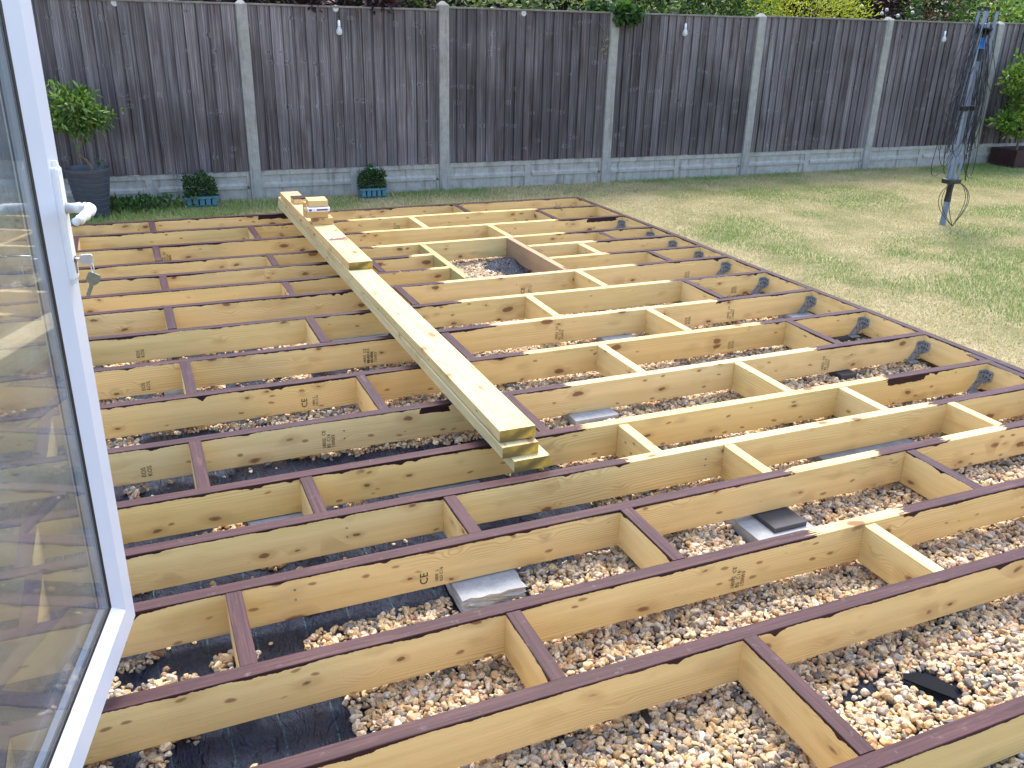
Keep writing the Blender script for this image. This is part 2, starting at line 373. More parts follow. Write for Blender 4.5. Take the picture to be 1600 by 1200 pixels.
def leaf_mat(name, a, b, edge=None, rough=.45):
    n = NT(name); r = n.attr('rnd'); c = n.ramp(r, (0, a), (.62, b), (1.0, edge or b))
    n.fin(c, rough, .4)
    tr = n.node("BsdfTranslucent"); n.put(tr.inputs[0], n.mix(1.0, c, (1.1, 1.25, .5), 'MULTIPLY'))
    mx = n.node("MixShader"); n.put(mx.inputs[0], .28); n.t.links.new(n.bsdf.outputs[0], mx.inputs[1]); n.t.links.new(tr.outputs[0], mx.inputs[2])
    n.t.links.new(mx.outputs[0], n.out.inputs[0]); return n.m
M['bay'] = leaf_mat('bay_leaf', (.030, .075, .018), (.11, .21, .040), (.26, .37, .10))
M['box'] = leaf_mat('box_leaf', (.012, .038, .010), (.040, .085, .020), (.10, .17, .04))
M['varieg'] = leaf_mat('variegated_leaf', (.03, .075, .018), (.13, .20, .07), (.52, .52, .26))
M['dark'] = leaf_mat('dark_leaf', (.008, .020, .008), (.025, .05, .018), (.06, .09, .03))
M['maroon'] = leaf_mat('maroon_leaf', (.012, .006, .010), (.032, .012, .020), (.07, .02, .03))
M['gold'] = leaf_mat('golden_leaf', (.14, .20, .015), (.48, .52, .03), (.72, .68, .08))
M['ivy'] = leaf_mat('ivy_leaf', (.015, .045, .015), (.05, .115, .035), (.10, .19, .05))
M['tipped'] = leaf_mat('pale_tipped_leaf', (.04, .11, .02), (.16, .27, .06), (.50, .55, .16))
M['redleaf'] = leaf_mat('copper_leaf', (.055, .015, .012), (.18, .055, .04), (.30, .11, .06))
M['shrub'] = leaf_mat('fresh_leaf', (.03, .085, .012), (.14, .25, .030), (.34, .42, .07))
M['weed'] = leaf_mat('weed_leaf', (.025, .06, .018), (.07, .14, .04), (.13, .22, .06))

def grass_mat():
    n = NT('grass_blades'); n.fin(n.attr('col', 'GEOMETRY', 'Color'), .6, .3); c = n.attr('col', 'GEOMETRY', 'Color')
    tr = n.node("BsdfTranslucent"); n.put(tr.inputs[0], c); mx = n.node("MixShader"); n.put(mx.inputs[0], .25)
    n.t.links.new(n.bsdf.outputs[0], mx.inputs[1]); n.t.links.new(tr.outputs[0], mx.inputs[2]); n.t.links.new(mx.outputs[0], n.out.inputs[0])
    return n.m
M['grass'] = grass_mat()

def lawn_mat():
    n = NT('lawn_thatch'); P = n.pos(); f = n.noise(P, 2.2, 5, .65)
    c = n.ramp(f, (.35, (.19, .20, .08)), (.5, (.33, .29, .15)), (.68, (.44, .37, .22)))
    c = n.mix(n.step(n.noise(P, 90, 3, .7), .45, .7), c, (.11, .085, .05))
    n.bump(n.noise(P, 150, 3, .7), .6, .02)
    return n.fin(c, .95, .15)
M['lawn'] = lawn_mat()

def glass_mat():
    n = NT('door_glass'); g = n.node("NewGeometry")
    ior = n.math('ADD', 1.5, n.math('MULTIPLY', g.outputs['Backfacing'], 1 / 1.5 - 1.5))
    fr = n.node("Fresnel"); n.put(fr.inputs[0], ior)
    tb = n.node("BsdfTransparent"); n.put(tb.inputs[0], (.93, .95, .95)); gl = n.node("BsdfGlossy"); n.put(gl.inputs['Roughness'], 0.0)
    mx = n.node("MixShader"); n.put(mx.inputs[0], n.math('MINIMUM', n.math('MULTIPLY', fr.outputs[0], .95), .6))
    df = n.node("BsdfDiffuse"); n.put(df.inputs[0], (.55, .60, .68)); md_ = n.node("MixShader"); n.put(md_.inputs[0], n.math('ADD', .035, n.math('MULTIPLY', n.step(n.noise(n.obj(), 4, 4, .65), .45, .75), .06)))
    n.t.links.new(tb.outputs[0], mx.inputs[1]); n.t.links.new(gl.outputs[0], mx.inputs[2]); n.t.links.new(mx.outputs[0], md_.inputs[1]); n.t.links.new(df.outputs[0], md_.inputs[2]); n.t.links.new(md_.outputs[0], n.out.inputs[0])
    return n.m
M['glass'] = glass_mat()

def clear_mat():
    n = NT('clear_bulb'); n.fin((.9, .93, .95), .05, .5); lw = n.node("LayerWeight"); n.put(lw.inputs[0], .45)
    tb = n.node("BsdfTransparent"); mx = n.node("MixShader"); n.put(mx.inputs[0], n.math('ADD', .30, n.math('MULTIPLY', lw.outputs[1], .6)))
    n.t.links.new(tb.outputs[0], mx.inputs[1]); n.t.links.new(n.bsdf.outputs[0], mx.inputs[2]); n.t.links.new(mx.outputs[0], n.out.inputs[0])
    return n.m
M['bulb'] = clear_mat()

# ------------------------------------------------------------------ ground
GZ = -0.09          # lawn level; joist tops are z = 0
DX0, DX1, DY0, DY1 = -2.0, 4.06, 0.30, 7.72
m = MB()
def gsheet(x0, x1, y0, y1): m.add([(x0, y0, GZ), (x1, y0, GZ), (x1, y1, GZ), (x0, y1, GZ)], [(0, 1, 2, 3)])
gsheet(-60, DX0, -60, 60); gsheet(DX1, 60, -60, 60); gsheet(DX0, DX1, DY1, 60); gsheet(DX0, DX1, -60, DY0)
for (a, b) in (((DX0, DY0), (DX1, DY0)), ((DX1, DY0), (DX1, DY1)), ((DX1, DY1), (DX0, DY1)), ((DX0, DY1), (DX0, DY0))):
    m.add([(a[0], a[1], GZ), (b[0], b[1], GZ), (b[0], b[1], -.26), (a[0], a[1], -.26)], [(0, 1, 2, 3)])
m.add([(DX0, DY0, -.26), (DX1, DY0, -.26), (DX1, DY1, -.26), (DX0, DY1, -.26)], [(0, 1, 2, 3)])
tag(m.build('lawn_ground', M['lawn']), kind='structure')

MZ = -0.205
def memb_h(x, y):
    wr = vnoise(x + .25 * vnoise(x, y, 2.2, 5), y * .28, 9, 3)
    return MZ + .030 * (vnoise(x, y, 2.3, 1) - .5) + .060 * np.abs(wr - .5) * (.4 + 1.2 * vnoise(x, y, 1.7, 6)) + .006 * vnoise(x, y, 14, 4) - .030 * np.exp(-(((x - 2.05) / .22) ** 2 + ((y - 2.10) / .14) ** 2))
nx, ny = 480, 480
gx, gy = np.meshgrid(np.linspace(DX0 + .01, DX1 - .01, nx), np.linspace(DY0 + .01, DY1 - .01, ny), indexing='ij')
hole = np.exp(-(((gx - 2.58) / .16) ** 2 + ((gy - 6.02) / .22) ** 2))
gz = memb_h(gx, gy) + hole * .6 * (.02 + .17 * np.abs(vnoise(gx + .1 * vnoise(gx, gy, 6, 2), gy, 8, 8) - .45) + .10 * vnoise(gx, gy, 4, 9) ** 2 + .05 * np.abs(vnoise(gx, gy, 21, 12) - .5))
idx = np.arange(nx * ny).reshape(nx, ny)
F = np.stack([idx[:-1, :-1], idx[1:, :-1], idx[1:, 1:], idx[:-1, 1:]], -1).reshape(-1, 4)
tag(np_mesh('weed_membrane', np.stack([gx, gy, gz], -1).reshape(-1, 3), F, M['membrane'], smooth=True), kind='structure')

# ------------------------------------------------------------------ gravel (stuff: many thousand loose stones)
YJ = [7.666, 7.238, 6.752, 6.265, 5.919, 5.548, 5.198, 4.756, 4.276, 3.809, 3.351, 2.899, 2.579, 2.274, 1.890, 1.543, 1.048]
SLABS = [  # x0,x1,y0,y1,top,thick,mat,label
    (.80, 1.03, 2.165, 2.46, -.1475, .05, 'slab', 'pale broken concrete slab with rough front edge under a red painted joist'),
    (1.77, 2.00, 3.27, 3.56, -.1475, .05, 'slab', 'pale square paving slab just right of the near end of the timber pile'),
    (1.95, 2.21, 2.12, 2.36, -.168, .10, 'slab', 'grey concrete block in gravel with a black packer lying on it'),
    (2.60, 3.12, 2.50, 2.72, -.1475, .05, 'slab_dark', 'long grey concrete slab under the unpainted joists right of centre'),
    (2.45, 2.66, 4.14, 4.40, -.1475, .04, 'slab', 'thin pale slab edge beneath the bare joists in mid deck'),
    (3.82, 4.00, 4.20, 4.40, -.1475, .05, 'slab', 'pale slab under a joist bracket beside the right rim'),
    (.02, .13, 4.25, 4.42, -.1475, .05, 'slab', 'small pale slab among the gravel left of the timber pile'),
    (.95, 1.28, 4.70, 4.90, -.1475, .05, 'slab', 'pale slab half hidden beneath the timber pile'),
    (.24, .44, 2.84, 3.02, -.1475, .05, 'slab', 'pale slab lying on black membrane behind a short painted noggin'),
    (.80, 1.14, 2.88, 3.04, -.1475, .05, 'slab_dark', 'grey slab on black membrane below the front tip of the timber pile'),
    (2.60, 2.70, 5.62, 5.80, -.175, .05, 'slab', 'small pale block inside the square opening in the deck frame'),
]
def mem_edge(y):
    return np.interp(y, [0, 1.8, 2.25, 2.33, 2.62, 3.3, 3.38, 3.8, 3.9, 4.3, 9], [.36, .40, .43, 1.60, 1.62, 1.50, .46, .46, -.55, -1.0, -3.0])
sp_ = .0160
px_, py_ = np.meshgrid(np.arange(-1.3, DX1 - .02, sp_), np.arange(.75, 7.68, sp_), indexing='ij')
px_ = px_.ravel(); py_ = py_.ravel()
px_ = np.concatenate([px_, px_ + sp_ / 2]); py_ = np.concatenate([py_, py_ + sp_ / 2]); layer = np.concatenate([np.zeros(len(px_) // 2), np.ones(len(px_) // 2)])
px_ = px_ + rng.uniform(-.0072, .0072, len(px_)); py_ = py_ + rng.uniform(-.0072, .0072, len(py_))
ed = mem_edge(py_) + .16 * (vnoise(px_, py_, 5, 21) - .5)
dens = np.clip((px_ - ed) / .05 + .5, 0, 1)
clump = (vnoise(px_, py_, 7.5, 22) > .73) & (py_ < 2.3) | (vnoise(px_, py_, 9, 23) > .80)
dens = np.maximum(dens, np.where(clump, .85, .012))
# thin spots where the sheet shows through
thin = np.exp(-(((px_ - 1.78) / .10) ** 2 + ((py_ - 1.42) / .035) ** 2)) + np.exp(-(((px_ - 1.95) / .07) ** 2 + ((py_ - 1.31) / .05) ** 2)) * .6
dens *= np.clip(1 - thin, 0, 1)
dens = np.where((px_ < 1.1) & (py_ > 3.85), dens * np.where(vnoise(px_, py_, 4.0, 31) > .62, .12, 1), dens)
dens = np.where((np.abs(px_ - 2.62) < .13) & (np.abs(py_ - 6.0) < .33), .05, dens)
dens = np.where(layer > 0, dens * (dens > .6) * .8, dens)
keep = rng.random(len(px_)) < dens
for s in SLABS: keep &= ~((px_ > s[0] - .012) & (px_ < s[1] + .012) & (py_ > s[2] - .012) & (py_ < s[3] + .012))
keep &= ~((px_ > 1.885) & (px_ < 1.99) & (py_ > 1.27) & (py_ < 1.41))
# only what some viewpoint near the photograph's could see
vx = px_ * r_.x + py_ * r_.y; vf = px_ * f_.x + py_ * f_.y + (-.2 - 1.56) * f_.z
keep &= (np.abs(vx / np.maximum(vf, .1)) < .95)
px_, py_, layer = px_[keep], py_[keep], layer[keep]; n = len(px_)
size = np.clip(rng.lognormal(math.log(.0101), .30, n), .0048, .019); size[layer > 0] *= .92
pz_ = memb_h(px_, py_) + size * .45 + layer * .010
PAL = np.array([[.60, .48, .31], [.52, .38, .21], [.66, .56, .40], [.38, .34, .29], [.30, .275, .25], [.13, .13, .135], [.46, .29, .15], [.72, .67, .57], [.38, .26, .19], [.44, .41, .38], [.55, .36, .24]])
ci = rng.choice(len(PAL), n, p=[.21, .15, .16, .10, .08, .045, .025, .08, .06, .06, .03])
cc = PAL[ci] * rng.uniform(.95, 1.4, (n, 1)) * np.array([1, .955, .865])
pm_ = bpy.data.meshes.new('gravel'); pm_.vertices.add(n); pm_.vertices.foreach_set('co', np.stack([px_, py_, pz_], -1).astype(np.float32).ravel())
a = pm_.attributes.new('col', 'FLOAT_COLOR', 'POINT'); a.data.foreach_set('color', np.concatenate([cc, np.ones((n, 1))], 1).astype(np.float32).ravel())
a = pm_.attributes.new('sz', 'FLOAT_VECTOR', 'POINT'); a.data.foreach_set('vector', (size[:, None] * np.stack([rng.uniform(.95, 1.35, n), rng.uniform(.75, 1.05, n), rng.uniform(.6, .95, n)], -1)).astype(np.float32).ravel())
a = pm_.attributes.new('rt', 'FLOAT_VECTOR', 'POINT'); a.data.foreach_set('vector', np.stack([rng.normal(0, .45, n), rng.normal(0, .45, n), rng.uniform(0, 6.28, n)], -1).astype(np.float32).ravel())
a = pm_.attributes.new('pk', 'INT', 'POINT'); a.data.foreach_set('value', rng.integers(0, 10, n).astype(np.int32))
gcol = bpy.data.collections.new('stone_shapes')
for k in range(10):
    bm = bmesh.new(); bmesh.ops.create_icosphere(bm, subdivisions=3, radius=1); rs = random.Random(k)
    planes = [(Vector((rs.gauss(0, 1), rs.gauss(0, 1), rs.gauss(0, 1))).normalized(), rs.uniform(.48, .80)) for _ in range(8)]
    for v in bm.verts:
        c = v.co.copy()
        for nn, d in planes:
            e = c.dot(nn) - d
            if e > 0: c -= nn * e * .9
        v.co = c * (1 + .07 * math.sin(5 * c.x + k) * math.cos(4 * c.y - k) + .05 * math.sin(9 * c.z + 2 * k))
    bmesh.ops.smooth_vert(bm, verts=bm.verts, factor=.32, use_axis_x=True, use_axis_y=True, use_axis_z=True)
    me = bpy.data.meshes.new('stone_shape'); bm.to_mesh(me); bm.free(); me.polygons.foreach_set('use_smooth', [True] * len(me.polygons))
    me.materials.append(M['stone']); gcol.objects.link(bpy.data.objects.new('stone_shape', me))
go = bpy.data.objects.new('gravel', pm_); COL.objects.link(go); tag(go, kind='stuff'); pm_.materials.append(M['stone'])
gn = bpy.data.node_groups.new('scatter', 'GeometryNodeTree')
gn.interface.new_socket('Geometry', in_out='INPUT', socket_type='NodeSocketGeometry'); gn.interface.new_socket('Geometry', in_out='OUTPUT', socket_type='NodeSocketGeometry')
A = lambda t: gn.nodes.new(t)
gi, gout, m2p, iop, ci_ = A('NodeGroupInput'), A('NodeGroupOutput'), A('GeometryNodeMeshToPoints'), A('GeometryNodeInstanceOnPoints'), A('GeometryNodeCollectionInfo')
ci_.inputs[0].default_value = gcol; ci_.inputs['Separate Children'].default_value = True; ci_.inputs['Reset Children'].default_value = True
def na(name, typ):
    q = A('GeometryNodeInputNamedAttribute'); q.data_type = typ; q.inputs[0].default_value = name; return q.outputs[0]
L = gn.links.new
L(gi.outputs[0], m2p.inputs[0]); L(m2p.outputs[0], iop.inputs['Points']); L(ci_.outputs[0], iop.inputs['Instance']); iop.inputs['Pick Instance'].default_value = True
L(na('pk', 'INT'), iop.inputs['Instance Index']); e2r = A('FunctionNodeEulerToRotation'); L(na('rt', 'FLOAT_VECTOR'), e2r.inputs[0]); L(e2r.outputs[0], iop.inputs['Rotation'])
L(na('sz', 'FLOAT_VECTOR'), iop.inputs['Scale']); L(iop.outputs[0], gout.inputs[0])
md = go.modifiers.new('scatter', 'NODES'); md.node_group = gn

# ------------------------------------------------------------------ deck frame
H, T = .147, .047
deck = empty('deck_frame', (1.2, 4.2, -H))
tag(deck, 'half painted timber deck subframe of joists and noggins over gravel', 'deck frame')
def plank_mesh(L, w, h, seed, wob=.0018, step=.12, ch=.003):
    """board along +X from 0, y 0..w, z -h..0, rounded arrises, slightly out of true"""
    k = max(2, int(L / step) + 1); xs = np.linspace(0, L, k); rs = np.random.default_rng(seed)
    def wander():
        g = rs.normal(0, 1, int(L * 1.2) + 4); return np.interp(xs * 1.2, np.arange(len(g)), g) * wob
    dy, dz = wander(), wander()
    pr = [(ch, 0), (w - ch, 0), (w - ch * .3, -ch * .3), (w, -ch), (w, -h + ch), (w - ch, -h), (ch, -h), (0, -h + ch), (0, -ch), (ch * .3, -ch * .3)]
    v = []; f = []; q = len(pr)
    for i in range(k):
        for a, b in pr: v.append((xs[i], a + dy[i], b + dz[i]))
    for i in range(k - 1):
        for j in range(q): f.append((i * q + j, (i + 1) * q + j, (i + 1) * q + (j + 1) % q, i * q + (j + 1) % q))
    f += [tuple(range(q)), tuple(range((k - 1) * q, k * q))[::-1]]
    return v, f
def plank(name, L, w, h, seed, mat, parent, loc, rz=0, u=(99, 99, 99, 99, 99), red=0., big=(9, 9), wob=.0018, x0=0., endmat=None):
    m = MB(); v, f = plank_mesh(L, w, h, seed, wob); m.add([(a + x0, b, c) for a, b, c in v], f); o = m.build(name, mat)
    if endmat is not None:
        o.data.materials.append(endmat); o.data.polygons[len(f) - 1].material_index = 1; o.data.polygons[len(f) - 2].material_index = 1
    if parent is not None:
        o.parent = parent; loc = Vector(loc) - parent.location
    o.location = loc; o.rotation_euler = (0, 0, rz)
    for i in range(5): o['u%d' % i] = float(u[i])
    o['u5'] = 0.0; o['red'] = float(red); o['b0'] = float(big[0]); o['b1'] = float(big[1])
    return o
XR = 4.012
UNP = (-99, 99, 99, 99, 99)
PU = {1: (1.65, 3.39), 2: (1.65, 3.35), 3: (1.61, 3.20), 4: (1.80, 3.28), 5: (1.81, 3.19), 6: (1.79, 3.22), 7: (1.74, 3.24), 8: (1.77, 3.26), 9: (1.76, 3.23),
      10: (1.77, 3.23), 11: (1.62, 3.27), 12: (1.65, 3.24), 13: (2.20, 2.63, 3.0, 3.33), 14: (1.96, 2.36)}
BIG = {0: (.95, 1.25), 2: (3.65, 3.95), 10: (1.05, 1.17), 11: (3.29, 3.55)}
JOIST = {}
LEFT = -1.62
for j, y in enumerate(YJ):
    pu = PU.get(j)
    if pu is None: u = (99, 99, 99, 99, 99)
    elif len(pu) == 2: u = (pu[0], pu[1], 99, 99, 99)
    else: u = (pu[0], pu[1], pu[2], pu[3], 99)
    red = .9 if j >= 11 else .45 if j > 8 else .15
    segs = [(LEFT, XR)] if j not in (4, 5) else [(LEFT, 1.95), (2.72, XR)]
    if j >= 12: segs = [(LEFT, XR - .047)]
    for a, b in segs:
        # local x equals world x, so the painted lengths are given in metres along the deck
        o = plank('joist', b - a, T, H, 100 + j * 3 + int(a > 0), M['joist'], deck, (0, y, 0), 0, u, red, BIG.get(j, (9, 9)), x0=a, endmat=M['end'])
        JOIST[(j, a > 0)] = o
NOG = [(0, .119, 1), (0, 2.75, 1), (1, -.43, 1), (1, .847, 1), (1, 2.189, 0), (1, 3.386, 1), (2, .109, 1), (2, 2.73, 0), (3, .846, 1), (3, 3.505, 1), (4, .116, 1), (4, 1.489, 1),
       (4, 3.157, 0), (5, .83, 1), (5, 3.547, 1), (6, .109, 1), (6, 1.472, 1), (6, 2.758, 0), (7, .833, 1), (7, 2.191, 0), (7, 3.342, 1), (8, .132, 1), (8, 1.473, 1), (8, 2.772, 0),
       (9, .889, 1), (9, 2.188, 0), (9, 3.436, 1), (10, .103, 1), (10, 1.455, 1), (10, 2.732, 0), (11, .457, 1), (11, 1.799, 0), (11, 2.999, 0), (12, .902, 1), (12, 2.11, 0), (12, 3.345, 0),
       (13, .123, 1), (13, 1.45, 1), (13, 2.782, 1), (14, .853, 1), (14, 2.196, 0), (15, 1.423, 1)]
NOG += [(b, -.45, 1) for b in (3, 5, 7, 9, 11)] + [(b, -1.1, 1) for b in (0, 2, 4, 6, 8, 10, 12)] + [(12, -.42, 1), (14, -.45, 1), (13, -1.1, 1), (15, .12, 1), (14, 3.36, 1), (15, 2.77, 1)]
for i, (b, x, pt) in enumerate(NOG):
    y0 = YJ[b + 1] + T; y1 = YJ[b]
    plank('noggin', y1 - y0 - .001, T, H - .001, 300 + i, M['joist'], deck, (x + T / 2, y0 + .0005, rng.uniform(-.003, 0)), math.pi / 2,
          (99, 99, 99, 99, 99) if pt else UNP, .8 if b > 9 and x < 1.6 else .2)
# trimmers round the square opening, rims
plank('trimmer', YJ[3] - YJ[6] - T - .001, T, H, 401, M['green_timber'], deck, (1.998, YJ[6] + T + .0005, 0), math.pi / 2)
plank('trimmer', YJ[3] - YJ[6] - T - .001, T, H + .004, 402, M['grey_timber'], deck, (2.722, YJ[6] + T + .0005, 0), math.pi / 2)
plank('rim_beam', YJ[0] + T - 1.0, T, H, 403, M['joist'], deck, (XR + T, 1.0, .001), math.pi / 2, red=.1)
plank('rim_beam', 3.03 - 1.0, T - .002, H, 404, M['joist'], deck, (XR - .001, 1.0, -.001), math.pi / 2, red=.1)
plank('rim_beam', YJ[0] - 1.0, T, H, 405, M['joist'], deck, (LEFT - .0005, 1.0, 0), math.pi / 2, red=.1)

# printed grading stamps: dark ink lettering, reading up the face of the joist
def text_mesh(lines, size):
    V, Fc = [], []
    for i, (t, k) in enumerate(lines):
        cu = bpy.data.curves.new('txt', 'FONT'); cu.body = t; cu.size = size * k; cu.resolution_u = 2
        o = bpy.data.objects.new('txt', cu); COL.objects.link(o); bpy.context.view_layer.update()
        me = bpy.data.meshes.new_from_object(o.evaluated_get(bpy.context.evaluated_depsgraph_get()))
        n0 = len(V); yo = -sum(q[1] for q in lines[:i]) * size * .95
        V += [(v.co.x, v.co.y + yo) for v in me.vertices]; Fc += [tuple(a + n0 for a in p.vertices) for p in me.polygons]
        bpy.data.objects.remove(o); bpy.data.meshes.remove(me); bpy.data.curves.remove(cu)
    return V, Fc
STY = [text_mesh([("18002  CE", 1), ("BS  C16", 1), ("150003", 1)], .020), text_mesh([("CE", 1.9), ("1800  L", .8), ("KD C16", .8)], .020), text_mesh([("EOS", 1.1), ("KOS", 1.1)], .022)]
def stamp(j, x, style, zt=-.135, right=False):
    V, Fc = STY[style]; m = MB()
    # rotated a quarter turn: text x -> +z, text y -> -x ; lies 1 mm proud of the face
    m.add([(x - b, -.0012 - .0018, zt + a) for a, b in V], Fc); m.build('stamp', M['ink'], JOIST[(j, right)], fix=False)
def jx(j, pxl): pass
for j, x, st in [(13, .72, 1), (14, 1.64, 0), (9, .63, 1), (10, .62, 0), (8, 1.03, 0), (7, -.07, 2), (8, -.06, 2), (10, -.09, 2), (2, .17, 0), (2, .15, 1), (8, 1.05, 0), (7, 2.19, 0), (6, 2.36, 1),
                 (3, 1.30, 0), (8, 2.16, 0), (6, 3.66, 2), (7, 3.75, 2), (2, 3.68, 2), (0, 3.80, 0), (8, 3.05, 2), (9, 3.03, 2), (10, 3.30, 0), (8, 3.36, 0), (1, 2.05, 0), (0, 1.95, 0), (5, 1.93, 0)]:
    if j == 5: continue
    stamp(j, x, st, -.125 if j > 8 else -.128)

# galvanised speed hangers at the right-hand joist ends
for j in range(2, 12):
    J = JOIST[(j, True)] if (j, True) in JOIST else JOIST[(j, False)]
    xr = XR if j < 11 else XR - .050
    m = MB()
    m.prism([(xr - .001, -.036), (xr - .052, -.036), (xr - .056, -.082), (xr - .108, -.146), (xr - .040, -.147), (xr - .001, -.105)], -.0045, -.0025)
    m.add([(xr - .002, -.003, -.036), (xr - .002, -.050, -.040), (xr - .002, -.050, -.088), (xr - .002, -.003, -.118), (xr - .004, -.003, -.036), (xr - .004, -.050, -.040), (xr - .004, -.050, -.088), (xr - .004, -.003, -.118)],
          [(0, 1, 2, 3), (4, 5, 6, 7), (0, 1, 5, 4), (1, 2, 6, 5), (2, 3, 7, 6), (3, 0, 4, 7)])
    m.box(xr - .108, xr - .04, -.040, -.003, -.1490, -.1470)
    h = m.build('joist_hanger', M['galv'], J)
    hm = MB()
    for hx, hz in ((-.014, -.050), (-.034, -.05), (-.014, -.072), (-.036, -.078), (-.055, -.10)):
        hm.tube([(xr + hx, -.0065, hz), (xr + hx, -.0040, hz)], .0045, 8)
    for hy, hz in ((-.018, -.052), (-.036, -.056), (-.018, -.075), (-.036, -.08)):
        hm.tube([(xr - .0065, hy, hz), (xr - .0035, hy, hz)], .0045, 8)
    hm.build('nail_head', M['blackplastic'], J)
# screw heads in the joist faces, each pair where a noggin is fixed behind
for j, x, zs in [(12, .53, (-.05, -.085)), (10, .70, (-.055, -.09)), (13, .30, (-.04, -.075)), (12, 2.0, (-.05, -.08)), (6, 2.30, (-.06,))]:
    for z in zs:
        m = MB(); m.lathe([(0.0001, .0), (.0035, 0), (.0035, .003), (.0001, .0032)], n=10)
        m.v = [(x + a, -.0015 - c, z + b) for a, b, c in m.v]; m.build('screw_head', M['galv'], JOIST[(j, False)])

# ------------------------------------------------------------------ slabs and packers
def rough_slab(name, x0, x1, y0, y1, top, th, mat, broken=False):
    bm = bmesh.new(); bmesh.ops.create_cube(bm, size=1)
    bmesh.ops.scale(bm, vec=(x1 - x0, y1 - y0, th), verts=bm.verts)
    bmesh.ops.subdivide_edges(bm, edges=bm.edges[:], cuts=6, use_grid_fill=True)
    for v in bm.verts:
        e = 1 if broken else .12
        if abs(v.co.y + (y1 - y0) / 2) < 1e-4: v.co.y += e * (rng.random() * .014)
        if abs(abs(v.co.x) - (x1 - x0) / 2) < 1e-4: v.co.x -= math.copysign(e * rng.random() * .007, v.co.x)
        v.co += Vector(((x0 + x1) / 2, (y0 + y1) / 2, top - th / 2))
    bmesh.ops.recalc_face_normals(bm, faces=bm.faces)
    m = MB(); m.bm(bm); return m.build(name, M[mat])
for k, (x0, x1, y0, y1, top, th, mat, lab) in enumerate(SLABS):
    tag(rough_slab('concrete_slab', x0, x1, y0, y1, top, th, mat, k == 0), lab, 'slab', 'concrete slabs under the joists')
def packer(x0, x1, y0, y1, z0, z1, lab):
    m = MB(); m.cbox(x0, x1, y0, y1, z0, z1, .002); tag(m.build('packer', M['packer']), lab, 'packer', 'black packers under the joists')
packer(2.035, 2.185, 2.165, 2.32, -.168, -.1475, 'black slate packer lying on the grey concrete block')
packer(3.39, 3.50, 3.30, 3.40, -.19, -.1475, 'small black packer under a joist by the right hand noggins')
packer(3.80, 4.00, 3.79, 3.86, -.19, -.1475, 'black packer in the corner below a steel joist bracket')
m = MB(); pts = [(1.885, 1.395), (1.90, 1.412), (1.945, 1.395), (1.975, 1.36), (1.990, 1.315), (1.972, 1.29), (1.955, 1.275), (1.925, 1.325)]
k = len(pts); zt = lambda x, y: -.172 + .05 * (x - 1.93)
m.add([(x, y, zt(x, y)) for x, y in pts] + [(x, y, zt(x, y) - .005) for x, y in pts], [tuple(range(k)), tuple(range(2 * k - 1, k - 1, -1))] + [(i, i + k, (i + 1) % k + k, (i + 1) % k) for i in range(k)])
M['shard'] = plain('matt_black_plastic', (.010, .011, .014), .85, .12)
tag(m.build('plastic_shard', M['shard']), 'black jagged plastic shard lying in gravel near the bottom right corner', 'debris')
m = MB(); m.add([(1.072, 1.50, -.172), (1.096, 1.49, -.174), (1.124, 1.575, -.166), (1.105, 1.585, -.160), (1.072, 1.50, -.177), (1.096, 1.49, -.179), (1.124, 1.575, -.171), (1.105, 1.585, -.165)],
                 [(0, 1, 2, 3), (7, 6, 5, 4), (0, 4, 5, 1), (1, 5, 6, 2), (2, 6, 7, 3), (3, 7, 4, 0)])
tag(m.build('plastic_strip', M['blackplastic']), 'narrow dark plastic strip poking from gravel below a near joist', 'debris')

# ------------------------------------------------------------------ timber pile and offcuts
def loose(name, x0, y0, y1, z0, seed, mat, lab, skew=0., wdt=.149, cat='plank', group='long planks stacked across the joists'):
    o = plank(name, y1 - y0, wdt, .047, seed, M[mat], None, (x0 + wdt, y0, z0 + .047), math.pi / 2 + skew, wob=.0012, endmat=M['end'])
    return tag(o, lab, cat, group)
loose('long_plank', 1.183, 2.650, 7.76, .0025, 501, 'plank', 'bottom plank of the pile, its yellow sawn end sticking out nearest', -.0004)
loose('long_plank', 1.150, 2.685, 7.70, .051, 502, 'plank', 'middle plank of the pile with a mossy yellow sawn end', .001)
loose('long_plank', 1.153, 2.722, 7.68, .0995, 503, 'plank', 'pale top plank of the pile with its near end over the joists', .0008)
loose('long_plank', 1.160, 5.150, 7.62, .148, 504, 'honey', 'shorter honey coloured plank lying on top of the far half of the pile', .0012)
ZP = .196
def offcut(x0, x1, y0, y1, z0, z1, rz, lab, mat='offcut'):
    m = MB(); cx, cy = (x0 + x1) / 2, (y0 + y1) / 2
    m.cbox(x0 - cx, x1 - cx, y0 - cy, y1 - cy, -(z1 - z0), 0, .002); o = m.build('offcut', M[mat], loc=(cx, cy, z1)); o.rotation_euler = (0, 0, rz)
    for i in range(6): o['u%d' % i] = -99. if i == 0 else 99.
    return tag(o, lab, 'offcut', 'short timber offcuts on the pile')
offcut(1.166, 1.311, 6.240, 6.36, ZP, ZP + .047, -.05, 'lowest orange offcut of the small stack, sticking out to the front')
offcut(1.132, 1.282, 6.262, 6.42, ZP + .0475, ZP + .094, -.06, 'broad orange offcut under the white packet')
offcut(1.150, 1.288, 6.275, 6.43, ZP + .1212, ZP + .167, -.05, 'topmost pale offcut of the small stack on the pile')
offcut(1.166, 1.210, 6.54, 6.60, ZP, ZP + .105, .3, 'upright square offcut at the left of the small stack')
o = offcut(1.172, 1.285, 7.05, 7.18, ZP, ZP + .045, .05, 'purple painted offcut lying behind the small stack', 'joist'); o['u0'] = 99.
pk = empty('white_packet', (1.211, 6.262, ZP + .0945), -.05); tag(pk, 'slim white packet with dark blue print on the offcut stack', 'packet')
